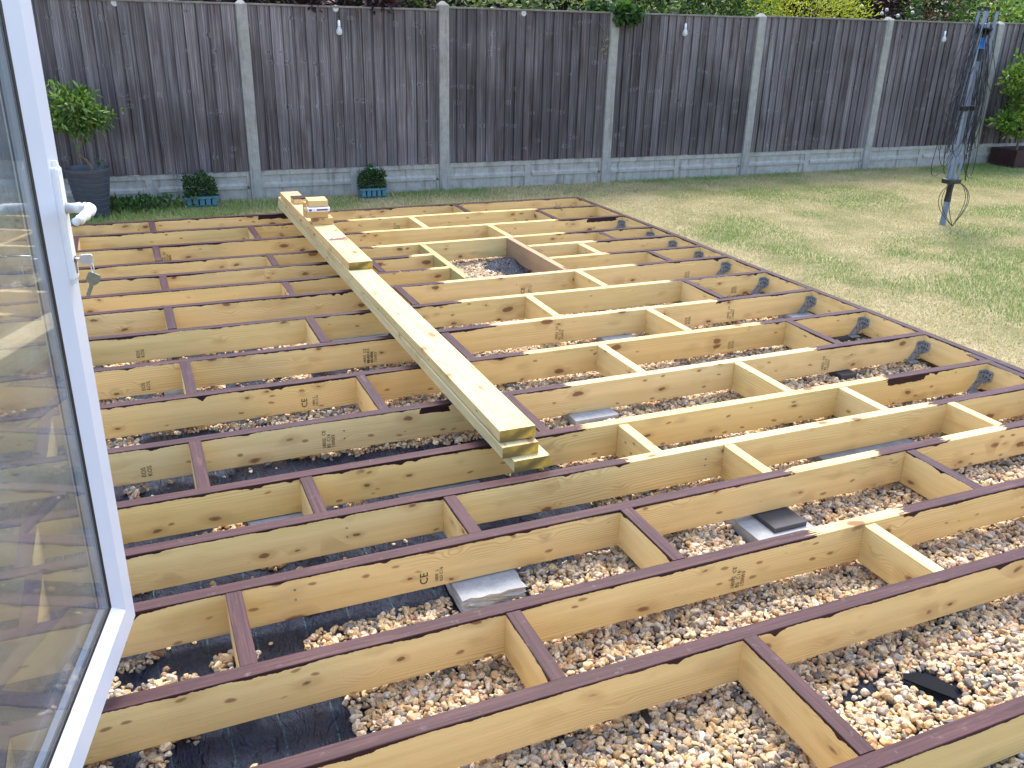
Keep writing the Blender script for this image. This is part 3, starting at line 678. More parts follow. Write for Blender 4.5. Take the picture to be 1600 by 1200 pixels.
m = MB(); m.cbox(-.078, .078, -.022, .040, 0, .026, .002); m.build('packet_case', M['packwhite'], pk)
m = MB(); m.box(-.015, .062, -.0232, -.0218, .008, .019); m.box(-.068, -.05, -.0232, -.0218, .006, .02); m.build('printed_band', M['packblue'], pk)
# smear of purple paint on the top plank: a thin dried film
bm = bmesh.new(); film = MB()
for i in range(110):
    x, y = rng.uniform(1.17, 1.305), rng.normal(5.77, .020); film.box(x, x + rng.uniform(.01, .03), y, y + rng.uniform(.003, .010), .1953, .1958 + i * 2e-6)
M['film'] = plain('dried_paint', (.13, .065, .08), .6)
bm.free()
for o in bpy.data.objects:
    if o.get('label', '').startswith('shorter honey'):
        film.v = [((y - 5.150), -(x - 1.309), z - .195 + .0) for x, y, z in film.v]; film.build('paint_smear', M['film'], o, fix=False)

# ------------------------------------------------------------------ patio door (open, handle side towards us)
P1 = Vector((-.133, 2.110, .10)); ang = math.atan2(-.224, .975)   # local +x = towards hinge, +y = away from visible side
door = empty('patio_door', P1); ax = Vector((-.224, -.975, 0)).normalized(); nn = Vector((.975, -.224, 0)).normalized()
door.matrix_world = Matrix(((ax.x, nn.x, 0, P1.x), (ax.y, nn.y, 0, P1.y), (0, 0, 1, P1.z), (0, 0, 0, 1)))
tag(door, 'open white plastic framed glass patio door with lever handle', 'door')
DW, DH, w1, w2, rc = .93, 2.05, .074, .036, .020
def ring(prof, name, mat, smooth=False):
    """closed mitred frame swept round the leaf; prof = [(inset, n)]"""
    m = MB(); k = len(prof); vs = []
    for (a, n_) in prof:
        vs += [(a, n_, a), (DW - a, n_, a), (DW - a, n_, DH - a), (a, n_, DH - a)]
    fs = [(i * 4 + c, i * 4 + (c + 1) % 4, ((i + 1) % k) * 4 + (c + 1) % 4, ((i + 1) % k) * 4 + c) for i in range(k) for c in range(4)]
    m.add(vs, fs); return m.build(name, mat, door)
ring([(0, -.003), (.003, 0), (w1 - .002, 0), (w1 + .001, -.0015), (w1 + w2, -rc), (w1 + w2, -.05), (w1, -.066), (.003, -.068), (0, -.065)], 'sash_frame', M['upvc'])
ring([(w1 + w2 - .001, -rc + .0005), (w1 + w2 + .006, -rc - .0015), (w1 + w2 + .006, -.0485), (w1 + w2 - .001, -.049)], 'seal', M['gasket'])
for n0 in (-.0225, -.0455):
    m = MB(); g = w1 + w2 + .0055; m.box(g, DW - g, n0 - .004, n0, g, DH - g); m.build('glass_pane', M['glass'], door)
ring([(g, -.0272), (g + .011, -.0272), (g + .011, -.0408), (g, -.0408)], 'spacer_bar', M['spacer'])
# backplate and lever
m = MB()
prof = [(.028, 1.012 - .10), (.062, 1.012 - .10), (.062, 1.286 - .10), (.028, 1.286 - .10)]
bm = bmesh.new(); bmesh.ops.create_cube(bm, size=1); bmesh.ops.scale(bm, vec=(.032, .013, .262), verts=bm.verts)
bmesh.ops.translate(bm, vec=(.045, .0062, 1.045), verts=bm.verts)
bmesh.ops.bevel(bm, geom=[e for e in bm.edges if abs((e.verts[0].co - e.verts[1].co).normalized().y) > .9], offset=.013, segments=5, affect='EDGES')
bmesh.ops.bevel(bm, geom=[e for e in bm.edges if all(v.co.y > .012 for v in e.verts)], offset=.003, segments=2, affect='EDGES')
m.bm(bm); hd = m.build('door_handle', M['handle'], door, smooth=False)
LZ = 1.078
m = MB(); pts = [(.045, .010, LZ), (.045, .040, LZ), (.046, .050, LZ), (.051, .059, LZ), (.060, .064, LZ), (.075, .066, LZ - .001), (.110, .066, LZ - .003), (.140, .064, LZ - .005), (.158, .060, LZ - .006)]
m.tube(pts, [.0125, .0125, .0125, .0125, .0122, .0118, .0112, .0105, .0085], 16); m.build('lever', M['handle'], hd, smooth=True)
m = MB(); m.tube([(.045, .010, .967), (.045, .0145, .967)], .0085, 14); m.box(.041, .049, .0125, .0145, .937, .967); m.build('lock_cylinder', M['darksteel'], hd)
m = MB(); m.tube([(.045, .012, .935), (.045, .0142, .935)], .004, 10); m.tube([(.045, .012, 1.155), (.045, .0142, 1.155)], .004, 10); m.build('screw_cap', M['handle'], hd)
# hinge-side frame post the door hangs from
# keys
K0 = P1 + ax * .045 + Vector((0, 0, .967)); up = Vector((0, 0, 1))
kb = empty('key_bunch', K0 + nn * .015); tag(kb, 'pair of silver keys, one in the door lock and one dangling from it', 'keys')
def inpl(o): o.location = (0, 0, 0); return o
def kp(n_, z, a): return nn * n_ + up * z + ax * a
def flat(poly, th, name, mat, fr):
    """poly of (u,v); fr = (origin, U, Vv, Wn)"""
    O, U, V_, W_ = fr; k = len(poly); m = MB()
    m.add([O + U * a + V_ * b + W_ * th / 2 for a, b in poly] + [O + U * a + V_ * b - W_ * th / 2 for a, b in poly],
          [tuple(range(k)), tuple(range(2 * k - 1, k - 1, -1))] + [(i, i + k, (i + 1) % k + k, (i + 1) % k) for i in range(k)])
    return m.build(name, mat, kb)
W_ = (ax + up * -.35).normalized(); V_ = (up + ax * .35).normalized()
flat([(0, -.004), (.008, -.004), (.008, -.011), (.012, -.013), (.029, -.012), (.033, -.008), (.035, .010), (.032, .013), (.013, .012), (.008, .009), (.008, .004), (0, .004)], .0026, 'lock_key', M['steel'], (Vector((0, 0, 0)), nn, V_, W_))
m = MB(); c = kp(.031, -.020, .002); m.tube([c + nn * (.0035 * math.cos(t)) * 1.0 + up * .012 * math.sin(t) + ax * .003 * math.cos(t) for t in np.linspace(0, 2 * math.pi, 20)], .0011, 6, False); m.build('key_ring', M['steel'], kb)
ti = R(-24); U = (nn * math.cos(ti) + up * math.sin(ti)).normalized(); V2 = (up * math.cos(ti) - nn * math.sin(ti)).normalized(); W2 = U.cross(V2)
flat([(-.009, .002), (.011, .002), (.014, -.001), (.014, -.016), (.009, -.023), (.006, -.024), (.0055, -.052), (.002, -.056), (-.002, -.052), (-.003, -.046), (-.002, -.043), (-.003, -.038), (-.002, -.034), (-.003, -.024), (-.009, -.023), (-.013, -.017), (-.012, -.001)],
     .0024, 'hanging_key', M['darksteel'], (kp(.033, -.032, .004), U, V2, W2))

# ------------------------------------------------------------------ fence
FY, FX0, PS = 8.894, 1.1268, 1.93
PTOP = {-2: 1.70, -1: 1.70, 0: 1.705, 1: 1.752, 2: 1.735, 3: 1.745, 4: 1.755, 5: 1.750, 6: 1.75}
fence = empty('fence', (5, FY, GZ)); tag(fence, 'long weathered close board fence with concrete posts and gravel boards', 'fence')
def fl(o): o.location = -fence.location; return o
for i in range(-2, 8):
    x = FX0 + i * PS; t = PTOP.get(i, 1.75); m = MB(); hw = .052
    m.cbox(x - hw, x + hw, FY - .05, FY + .05, -.5, t - .035, .006)
    m.add([(x - hw + .004, FY - .046, t - .0345), (x + hw - .004, FY - .046, t - .0345), (x + hw - .004, FY + .046, t - .0345), (x - hw + .004, FY + .046, t - .0345), (x - .012, FY - .012, t), (x + .012, FY - .012, t), (x + .012, FY + .012, t), (x - .012, FY + .012, t)],
          [(0, 1, 5, 4), (1, 2, 6, 5), (2, 3, 7, 6), (3, 0, 4, 7), (4, 5, 6, 7)])
    fl(m.build('concrete_post', M['post'], fence))
    x0, x1 = x + hw + .001, x + PS - hw - .001
    if i == 7: break
    # gravel board with two recessed fields, each with a rib
    gt = .185 + .004 * math.sin(i * 2.1); m = MB(); yb, yf = FY + .02, FY - .018
    m.box(x0, x1, yf + .014, yb, -.4, gt)
    rib = lambda a, b, z0, z1: m.box(a, b, yf, yf + .0135, z0, z1)
    mid = (x0 + x1) / 2
    rib(x0, x1, gt - .045, gt - .0005)
    for (a, b) in ((x0, mid - .03), (mid + .03, x1)):
        za, zb = gt - .135, gt - .165   # sloped middle rib
        m.add([(a + .03, yf + .0135, za + .022), (b - .03 if b == x1 else b, yf + .0135, za + .022), (b - .03 if b == x1 else b, yf, za), (a + .03, yf, za), (a + .03, yf, zb), (b, yf, zb), (b, yf + .0135, zb), (a + .03, yf + .0135, zb)],
              [(0, 1, 2, 3), (3, 2, 5, 4), (4, 5, 6, 7), (0, 3, 4, 7), (1, 6, 5, 2)])
    for a, b in ((x0, x0 + .03), (mid - .03, mid + .03), (x1 - .03, x1)): rib(a, b, -.39, gt - .0455)
    fl(m.build('gravel_board', M['gboard'], fence))
    # featheredge panel
    top = min(t, PTOP.get(i + 1, 1.75)) - (.045 if i < 4 else .03) + (0.004 * math.sin(i * 5.))
    if i == 4: top -= .018
    m = MB(); nb = 17; x = x0; ex = (x1 - x0) / nb; yb = FY - .012
    for b in range(nb):
        m.cur = float(rng.random() * .98 + .01); a0 = x0 + b * ex; a1 = a0 + ex + .018
        a1 = min(a1, x1); bz = gt + .002 + rng.uniform(-.012, .006) * .6; bz = max(bz, gt + .001); tl = rng.uniform(-.004, .004); th = rng.uniform(.009, .013)
        a0 = max(a0 - .016, x0); a1 -= .016; th = rng.uniform(.014, .019); tw = rng.uniform(-.003, .003)
        a1 = min(x0 + (b + 1) * ex - .016 - rng.uniform(.003, .008), x1); a1 = x1 if b == nb - 1 else a1
        m.add([(a0, yb - th - .005, bz), (a1, yb - .006 + tw, bz), (a1, yb - .0005, bz), (a0, yb - .0005, bz), (a0 + tl, yb - th - .005, top), (min(a1 + tl, x1), yb - .006, top), (min(a1 + tl, x1), yb - .0005, top), (a0 + tl, yb - .0005, top)],
              [(0, 1, 5, 4), (1, 2, 6, 5), (2, 3, 7, 6), (3, 0, 4, 7), (4, 5, 6, 7), (0, 3, 2, 1)])
    m.cur = .5; m.box(x0, x1, yb, yb + .006, gt + .003, top - .002); m.box(x0, x1, yb + .007, yb + .03, gt + .35, gt + .43); m.box(x0, x1, yb + .007, yb + .03, top - .43, top - .35)
    pnl = fl(m.build('fence_panel', M['fence'], fence))
    m = MB(); m.cbox(x0, x1, yb - .028, yb + .03, top + .0005, top + .018, .003); m.build('capping_rail', M['cap'], pnl)

# small things hung on the fence
def bulb(x, z, lab):
    e = empty('hanging_bulb', (x, FY - .075, z)); tag(e, lab, 'bulb light', 'bulb lights hung on the fence')
    e.scale = (.72, .72, .8)
    m = MB(); m.lathe([(.001, .0), (.020, .002), (.033, .014), (.039, .034), (.036, .055), (.024, .080), (.016, .098), (.015, .102)], (0, 0, -.06), 20); m.build('glass_bulb', M['bulb'], e, smooth=True)
    m = MB(); m.lathe([(.001, .105), (.016, .104), (.017, .075), (.018, .045), (.015, .040), (.001, .040)], (0, 0, -.002), 16); m.build('cap', M['handle'], e, smooth=True)
    m = MB(); m.tube([(0, 0, .10), (0, .006, .118), (.002, .03, .125), (0, .052, .122)], .0025, 6); m.build('hook', M['darksteel'], e)
    m = MB(); m.lathe([(.001, -.045), (.012, -.043), (.014, -.02), (.009, .03), (.001, .035)], (0, 0, 0), 10); m.build('inner_reflector', M['packwhite'], e, smooth=True)
bulb(2.002, 1.47, 'clear bulb light hung on the fence above the timber pile')
bulb(5.859, 1.53, 'clear bulb light hung on the fence panel right of the ivy')
bulb(9.757, 1.53, 'clear bulb light hung on the fence beside the rotary dryer')
for x, z, lab in ((.078, 1.645, 'pale round disc on the fence above the potted bay tree'), (1.988, 1.655, 'pale round disc on the fence above a hanging bulb'), (3.926, 1.665, 'pale round disc on the fence panel below variegated leaves')):
    m = MB(); m.lathe([(.001, .004), (.026, .004), (.030, .002), (.030, 0), (.001, 0)], (0, 0, 0), 20); o = m.build('round_disc', M['disc'], loc=(x, FY - .0245, z)); o.rotation_euler = (R(90), 0, 0)
    tag(o, lab, 'disc', 'pale discs on the fence')

# ------------------------------------------------------------------ foliage
def leaves(pts, nrm, ln, wd, seed, droop=0.0):
    """leaf blades: 6-vert folded diamonds; returns verts, faces, rnd"""
    rs = np.random.default_rng(seed); n = len(pts); pts = np.asarray(pts); d = np.asarray(nrm) + rs.normal(0, .55, (n, 3)); d[:, 2] -= droop
    d /= np.linalg.norm(d, axis=1, keepdims=True) + 1e-9
    s = np.cross(d, rs.normal(0, 1, (n, 3))); s /= np.linalg.norm(s, axis=1, keepdims=True) + 1e-9; q = np.cross(s, d)
    l = ln * rs.uniform(.6, 1.25, (n, 1)); w_ = wd * rs.uniform(.7, 1.2, (n, 1))
    V = np.stack([pts, pts + d * l * .35 + s * w_ * .5 + q * w_ * .15, pts + d * l * .75 + s * w_ * .36 + q * w_ * .1, pts + d * l - q * l * .08, pts + d * l * .75 - s * w_ * .36 + q * w_ * .1, pts + d * l * .35 - s * w_ * .5 + q * w_ * .15], 1).reshape(-1, 3)
    b = np.arange(n)[:, None] * 6
    F = np.concatenate([b + np.array([[0, 1, 2, 3]]), b + np.array([[0, 3, 4, 5]])], 0)
    r = rs.random(n); r = np.concatenate([r, r]); return V, F, r
def blob(c, rad, n, seed, shell=.55, clump=0, fl=.0):
    rs = np.random.default_rng(seed); d = rs.normal(0, 1, (n, 3)); d /= np.linalg.norm(d, axis=1, keepdims=True)
    t = rs.uniform(shell, 1, (n, 1)) ** .7
    bump = 1 + .22 * np.sin(4 * d[:, :1] + seed) * np.cos(5 * d[:, 2:] + 2 * seed) + .12 * np.sin(11 * d[:, 1:2] + seed)
    return np.array(c) + d * t * bump * np.array(rad), d
def branchy(m, base, top, rad, seed, n=7, reach=.8):
    rs = random.Random(seed)
    for k in range(n):
        a = rs.uniform(0, 6.28); t = rs.uniform(.25, 1); p0 = Vector(base).lerp(Vector(top), rs.uniform(.1, .6))
        p2 = Vector(top) + Vector((math.cos(a) * rad[0], math.sin(a) * rad[1], rs.uniform(-.6, .8) * rad[2])) * reach * t
        m.tube([p0, p0.lerp(p2, .5) + Vector((0, 0, .05)), p2], [.011, .007, .003], 5)

# potted bay tree
pt = empty('potted_tree', (-.32, 8.40, GZ)); tag(pt, 'standard bay tree with twisted stem in a ribbed dark grey pot', 'potted tree')
m = MB(); prof = [(.115, 0)]
for k in range(9):
    z = .02 + k * .043; rr = .118 + .058 * k / 9; prof += [(rr, z), (rr + .008, z + .036), (rr + .0025, z + .041)]
prof += [(.182, .40), (.184, .425), (.176, .428), (.168, .40), (.160, .36), (.001, .355)]
m.lathe(prof, n=48)
m.v = [(x, y, z + (.010 * math.sin(2 * math.atan2(y, x)) * (1 if .03 < z < .39 else 0))) for x, y, z in m.v]
m.build('pot', M['pot'], pt, smooth=False)
m = MB(); m.lathe([(.001, .375), (.08, .378), (.160, .372)], n=24); m.build('soil', M['soil'], pt, smooth=True)
m = MB(); m.tube([(.03, 0, .36), (.035, .01, .43), (.0, .0, .49), (-.04, -.02, .52), (-.045, 0, .57), (-.02, .015, .63), (-.03, .0, .72), (-.035, 0, .80)], [.017, .016, .015, .015, .014, .014, .012, .009], 10)
branchy(m, (-.03, 0, .68), (-.02, 0, .90), (.25, .22, .18), 3, 12); m.build('trunk', M['trunk'], pt, smooth=True)
p1, d1 = blob((-.04, 0, .90), (.225, .22, .215), 1150, 4, .25); p2, d2 = blob((.09, .02, .84), (.17, .16, .10), 240, 5, .3)
V, F, r = leaves(np.concatenate([p1, p2]), np.concatenate([d1, d2]), .062, .024, 6, .1)
np_mesh('crown', V, F, M['bay'], r, parent=pt)
m = MB(); m.tube([(.13, -.05, .74), (.20, -.06, .80), (.25, -.06, .88), (.33, -.06, .925), (.42, -.06, .935)], .0025, 5); m.tube([(.25, -.06, .88), (.255, -.055, .82), (.27, -.055, .76)], .002, 5)
m.build('runner', M['weed'], pt)
V, F, r = leaves(np.array([[.22, -.06, .84], [.24, -.06, .87], [.25, -.06, .88], [.19, -.06, .80], [.345, -.055, .90], [.345, -.055, .88], [.35, -.05, .86]]), np.array([[0, 0, 1.]] * 7), .05, .022, 9); np_mesh('runner_leaf', V, F, M['ivy'], r, parent=pt)
V, F, r = leaves(np.array([[.08, .02, .40 + .01 * k] for k in range(14)]), np.array([[.5, -.2, .8]] * 14), .05, .012, 19); np_mesh('seedling', V, F, M['weed'], r, parent=pt)

# trays of box plants
def box_tray(x, y, wx, hz, lab, tape):
    e = empty('box_plant_tray', (x, y, GZ)); tag(e, lab, 'plant tray', 'trays of box plants by the fence'); m = MB(); d = .075; w = wx / 2
    m.box(-w, w, -d, d, .01, .014); m.box(-w - .008, w + .008, -d - .008, -d, .075, .095); m.box(-w - .008, w + .008, d, d + .008, .075, .095); m.box(-w - .008, -w, -d, d, .075, .095); m.box(w, w + .008, -d, d, .075, .095)
    k = 5
    for i in range(k):
        a = -w + i * 2 * w / k + .006; b = a + 2 * w / k - .012; m.cbox(a, b, -d, -.004, .005, .0745, .004); m.cbox(a, b, .004, d, .005, .0745, .004)
    m.build('tray', M['tray'], e)
    rs = np.random.default_rng(int(x * 100)); n = 2200; P = np.stack([rs.uniform(-w * 1.02, w * 1.02, n), rs.uniform(-d * 1.1, d * 1.1, n), rs.uniform(.09, hz, n)], -1)
    ok = ((np.abs(P[:, 0]) / (w * 1.08)) ** 4 + (np.abs(P[:, 1]) / (d * 1.2)) ** 4 + (np.maximum(P[:, 2] - hz * .5, 0) / (hz * .53)) ** 3) < rs.uniform(.75, 1.0, n); P = P[ok]; P[:, 2] += .022 * np.sin(P[:, 0] * 41 + x) + .015 * np.sin(P[:, 1] * 60); st_ = rs.random(len(P)) < .04; P[st_, 2] += .025; P[st_, 0] *= 1.12
    N = P - np.array([0, 0, hz * .4]); N /= np.linalg.norm(N, axis=1, keepdims=True)
    V, F, r = leaves(P, N, .022, .013, 11); np_mesh('foliage', V, F, M['box'], r, parent=e)
    if tape:
        m = MB(); pts = [(-.035 + .1 * t, -d * 1.16 + .02 * math.sin(t * 3), hz + .012 - .16 * max(0, t - .45) ** 1.6) for t in np.linspace(0, 1, 12)]
        for i in range(11):
            a, b = pts[i], pts[i + 1]; m.add([a, b, (b[0], b[1] + .028, b[2] + .006), (a[0], a[1] + .028, a[2] + .006)], [(0, 1, 2, 3)])
        m.build('tie_tape', M['tape'], e, fix=False)
box_tray(.595, 8.70, .28, .285, 'small box hedge plants in a teal tray left of the first concrete post', False)
box_tray(2.24, 8.72, .26, .275, 'dark box hedge plants in a tray with bright green tape', True)

# raised planter and its shrub
pe = empty('raised_planter', (11.75, 8.63, GZ)); tag(pe, 'low dark brown stained timber planter in the far right corner', 'planter')
for nm, b in (('front_board', (-.68, .72, -.205, -.16, 0, .235)), ('back_board', (-.68, .72, .16, .205, 0, .235)), ('side_board', (-.68, -.635, -.159, .159, 0, .233)), ('side_board', (.675, .72, -.159, .159, 0, .233))):
    m = MB(); m.cbox(*b, .004); m.build(nm, M['planter'], pe)
m = MB(); m.box(-.63, .67, -.158, .158, .01, .17); m.build('soil', M['soil'], pe)
se = empty('leafy_shrub', (11.30, 8.62, GZ + .17)); tag(se, 'fresh green loose shrub growing in the dark brown planter', 'shrub')
m = MB(); branchy(m, (0, 0, 0), (.02, 0, .7), (.6, .3, .55), 14, 14, 1.0); m.tube([(0, 0, 0), (.01, 0, .4), (.02, 0, .8)], [.02, .014, .008], 7); m.build('stem', M['trunk'], se)
PP = []; DD = []
for c, rad, n in (((-.30, -.10, 1.02), (.26, .20, .30), 520), ((-.55, -.12, .98), (.16, .14, .14), 150), ((-.52, -.15, .46), (.28, .16, .10), 330), ((-.15, -.08, .70), (.28, .22, .26), 480), ((-.10, -.05, .36), (.40, .2, .15), 420), ((.25, 0, .8), (.4, .2, .4), 500)):
    a, b = blob(c, rad, n, int(n), .2); PP.append(a); DD.append(b)
V, F, r = leaves(np.concatenate(PP), np.concatenate(DD), .07, .034, 15); np_mesh('foliage', V, F, M['shrub'], r, parent=se)

# shrubs and trees beyond the fence
def shrub(name, x, y, z, rad, n, mat, lab, cat='shrub', ln=.07, wd=.035, seed=1, extra=(), group=None, droop=.1):
    e = empty(name, (x, y, GZ)); tag(e, lab, cat, group)
    m = MB(); m.tube([(0, 0, 0), (.03, 0, z * .5), (0, .02, z)], [.05, .035, .012], 7); branchy(m, (0, 0, z * .3), (0, 0, z), rad, seed, 14, .9); m.build('trunk', M['trunk'], e)
    PP, DD = [], []
    a, b = blob((0, 0, z - GZ), rad, n, seed, .45); PP.append(a); DD.append(b)
    for k, (c, r2, n2) in enumerate(extra): a, b = blob(c, r2, n2, seed * 7 + k, .1); PP.append(a); DD.append(b)
    V, F, r = leaves(np.concatenate(PP), np.concatenate(DD), ln, wd, seed + 50, droop); np_mesh('crown', V, F, M[mat], r, parent=e); return e
shrub('maroon_shrub', 2.2, 9.95, 1.75, (1.25, .75, .95), 3800, 'maroon', 'dark maroon leaved shrub hanging over the fence above the timber pile', ln=.085, wd=.05, seed=2,
      extra=(((-.40, -1.03, 1.83), (.13, .07, .10), 110), ((.22, -1.03, 1.82), (.16, .06, .10), 120)))
shrub('maroon_shrub', -.4, 10.0, 1.8, (1.3, .8, 1.0), 3000, 'dark', 'dark green shrub standing behind the fence at the far left', ln=.085, wd=.05, seed=21)
shrub('variegated_shrub', 3.55, 9.72, 1.70, (.75, .62, .75), 2600, 'varieg', 'variegated green and cream shrub above the second fence panel from the timber pile', seed=3)
shrub('variegated_shrub', 4.75, 9.66, 1.72, (.62, .60, .70), 2300, 'varieg', 'variegated shrub with cream edged leaves behind the ivy covered post', seed=4)
shrub('variegated_shrub', 5.75, 9.75, 1.72, (.60, .60, .70), 2100, 'varieg', 'pale variegated shrub just right of the ivy covered post', seed=5)
shrub('mixed_shrub', 6.75, 9.85, 1.72, (.70, .65, .72), 2300, 'ivy', 'mid green shrub between the variegated and the golden bushes', seed=6)
shrub('ivy_clump', 5.05, 9.25, 1.62, (.20, .16, .22), 420, 'ivy', 'clump of ivy spilling over the fence top at a concrete post', 'climber', .075, .06, 7, extra=(((.03, -.42, 1.79), (.17, .09, .10), 220), ((.14, -.43, 1.76), (.10, .05, .10), 90)))
shrub('golden_conifer', 8.35, 9.85, 1.72, (.85, .70, .75), 6500, 'gold', 'bright yellow golden conifer rising behind the fence', 'conifer', .06, .013, 8, droop=-.2)
shrub('golden_conifer', 7.45, 10.1, 1.68, (.55, .55, .72), 3800, 'tipped', 'yellow green conifer left of the bright golden one', 'conifer', .06, .013, 18, droop=-.2)
shrub('dark_shrub', 9.9, 10.6, 1.9, (.85, .6, 1.0), 2600, 'maroon', 'blackish shrub dotted with pale blossoms right of the golden conifer', seed=9)
m = MB()
rs = random.Random(5)
for k in range(16):
    x, z = rs.uniform(9.3, 10.4), rs.uniform(1.72, 2.3); bm = bmesh.new(); bmesh.ops.create_icosphere(bm, subdivisions=1, radius=.028)
    bmesh.ops.translate(bm, vec=(x - 9.9, -.68 + rs.uniform(-.05, .05), z - GZ), verts=bm.verts); m.bm(bm)
for o in bpy.data.objects:
    if o.get('label', '').startswith('blackish shrub'): m.build('blossom', M['disc'], o)
shrub('mixed_shrub', 10.85, 10.0, 1.75, (.55, .55, .70), 1900, 'ivy', 'green and brown shrub left of the rotary dryer top', seed=10)
shrub('pale_tipped_shrub', 11.95, 9.75, 1.60, (.85, .55, .48), 3200, 'tipped', 'pale tipped green shrub behind the top of the rotary dryer', seed=11)
shrub('copper_tree', 12.6, 11.3, 2.3, (1.3, .8, .85), 3600, 'redleaf', 'copper red leaved tree behind the far right of the fence', 'tree', seed=12)
shrub('golden_conifer', 13.6, 9.7, 1.75, (.7, .55, .55), 3500, 'gold', 'golden conifer at the far right end of the fence', 'conifer', .06, .014, 13, droop=-.2)
m = MB(); m.tube([(13.35, 10.55, GZ), (13.40, 10.55, 2.9)], .04, 12); tag(m.build('blue_pole', M['bluepole']), 'thin blue pole standing beyond the fence at the far right', 'pole')
he = empty('tall_hedge', (6, 12.6, GZ)); tag(he, 'tall dark evergreen hedge closing the view behind the shrubs', 'hedge')
rs = np.random.default_rng(77); n = 26000
P = np.stack([rs.uniform(-11, 14, n), rs.choice([-1, 1], n, p=[.8, .2]) * rs.uniform(.45, .62, n), rs.uniform(.0, 3.3, n)], -1); P[:, 1] += .15 * np.sin(P[:, 0] * 2.1) + .1 * np.sin(P[:, 2] * 5)
N = np.stack([np.zeros(n), np.sign(P[:, 1]), np.full(n, .3)], -1); V, F, r = leaves(P, N, .13, .075, 78); np_mesh('foliage', V, F, M['dark'], r, parent=he)
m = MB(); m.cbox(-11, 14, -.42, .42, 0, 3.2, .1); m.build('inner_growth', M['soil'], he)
# dead tendril stuck to the fence under the ivy
m = MB(); m.tube([(4.80, 8.86, 1.60), (4.86, 8.855, 1.52), (4.88, 8.855, 1.44), (4.87, 8.855, 1.36), (4.88, 8.855, 1.28)], .004, 5)
to = m.build('dry_tendril', M['cap']); tag(to, 'dry straw coloured tendril clinging to the fence below the ivy', 'tendril')
V, F, r = leaves(np.array([[4.87 + .02 * math.sin(k), 8.85, 1.29 + .012 * k] for k in range(16)]), np.array([[.2, -.6, -.4]] * 16), .04, .014, 90); M['straw'] = leaf_mat('straw_leaf', (.25, .20, .10), (.42, .36, .20)); np_mesh('dry_leaf', V, F, M['straw'], r, parent=to)

# ------------------------------------------------------------------ rotary clothes dryer, folded
rx, ry = 6.985, 5.909
rd_ = empty('rotary_dryer', (rx, ry, GZ)); tag(rd_, 'folded grey rotary clothes dryer with tangled black lines standing on the lawn', 'clothes dryer')
m = MB(); m.tube([(0, 0, -.05), (0, 0, .22)], [.030, .030], 16); m.build('ground_tube', M['alu'], rd_, smooth=False)
m = MB(); m.tube([(0, 0, .2195), (0, 0, .40)], .032, 16); m.build('grip_sleeve', M['blackplastic'], rd_)
m = MB(); m.tube([(0, 0, .40), (0, 0, 1.70)], .021, 16); m.build('pole', M['alu'], rd_)
m = MB(); m.cbox(-.075, .075, -.05, .05, .385, .43, .01); m.build('lower_collar', M['blackplastic'], rd_)
m = MB(); m.tube([(0, 0, 1.66), (0, 0, 1.715)], .075, 20); m.tube([(0, 0, 1.45), (0, 0, 1.66)], .033, 16); m.build('hub', M['blackplastic'], rd_)
m = MB(); m.tube([(0, -.005, 1.55), (0, -.005, 1.64)], .0345, 16); m.build('label_band', M['bluelabel'], rd_)
m = MB(); m.cbox(-.03, .03, -.03, .03, 1.716, 1.755, .006); m.build('top_catch', M['alu'], rd_)
for sx, sy in ((-1, -.55), (1, -.5), (-.62, .7), (.75, .7)):
    m = MB(); m.tube([(.052 * sx, .036 * sy, .43), (.060 * sx, .05 * sy, .85), (.068 * sx, .06 * sy, 1.3), (.076 * sx, .07 * sy, 1.86)], .0155, 4); am = m.build('arm', M['alu'], rd_)
    m = MB(); m.tube([(.076 * sx, .07 * sy, 1.855), (.0765 * sx, .07 * sy, 1.885)], .020, 8); m.build('end_cap', M['blackplastic'], am)
    m = MB(); m.cbox(.062 * sx - .03, .062 * sx + .03, .053 * sy - .022, .053 * sy + .022, 1.03, 1.075, .006); m.build('line_clip', M['blackplastic'], am)
rs = random.Random(3)
m = MB()
def cord(p0, p1, sag, out, yo):
    pts = []
    for i in range(15):
        t = i / 14; b = 4 * t * (1 - t); q = Vector(p0).lerp(Vector(p1), t); q.z -= sag * b ** .8; q.x += out * b ** 1.1; q.y += yo * b; pts.append(q)
    m.tube(pts, .0032, 5, False)
for k in range(34):
    sx = rs.choice((-1, -1, -1, 1, 1)); z0 = rs.uniform(1.25, 1.84); z1 = rs.uniform(.55, 1.5); sg = rs.uniform(.1, .75)
    lowest = min(z0, z1) - sg
    if lowest < .10: sg = min(z0, z1) - .12
    cord((sx * .07, rs.uniform(-.06, .06), z0), (sx * .055 + rs.uniform(-.03, .03), rs.uniform(-.06, .06), z1), sg, sx * rs.uniform(.05, .30) * (1 if sx < 0 else .6), rs.uniform(-.14, .06))
for k in range(12):
    z0 = rs.uniform(1.3, 1.84); z1 = rs.uniform(.45, .9); cord((rs.uniform(-.08, .08), -.06, z0), (rs.uniform(-.06, .06), -.06, z1), rs.uniform(.0, .15), rs.uniform(-.06, .06), -.05)
for sx, o_ in ((-1, .17), (-1, .13), (1, .14), (1, .11), (1, .16), (-.5, .10)):
    pts = []
    for i in range(15):
        t = i / 14; pts.append((sx * (.05 + o_ * math.sin(math.pi * t ** .8) - .05 * t), -.05 - .06 * t, .40 - .39 * t + .0))
    m.tube(pts, .0032, 5, False)
m.build('washing_line', M['cord'], rd_)

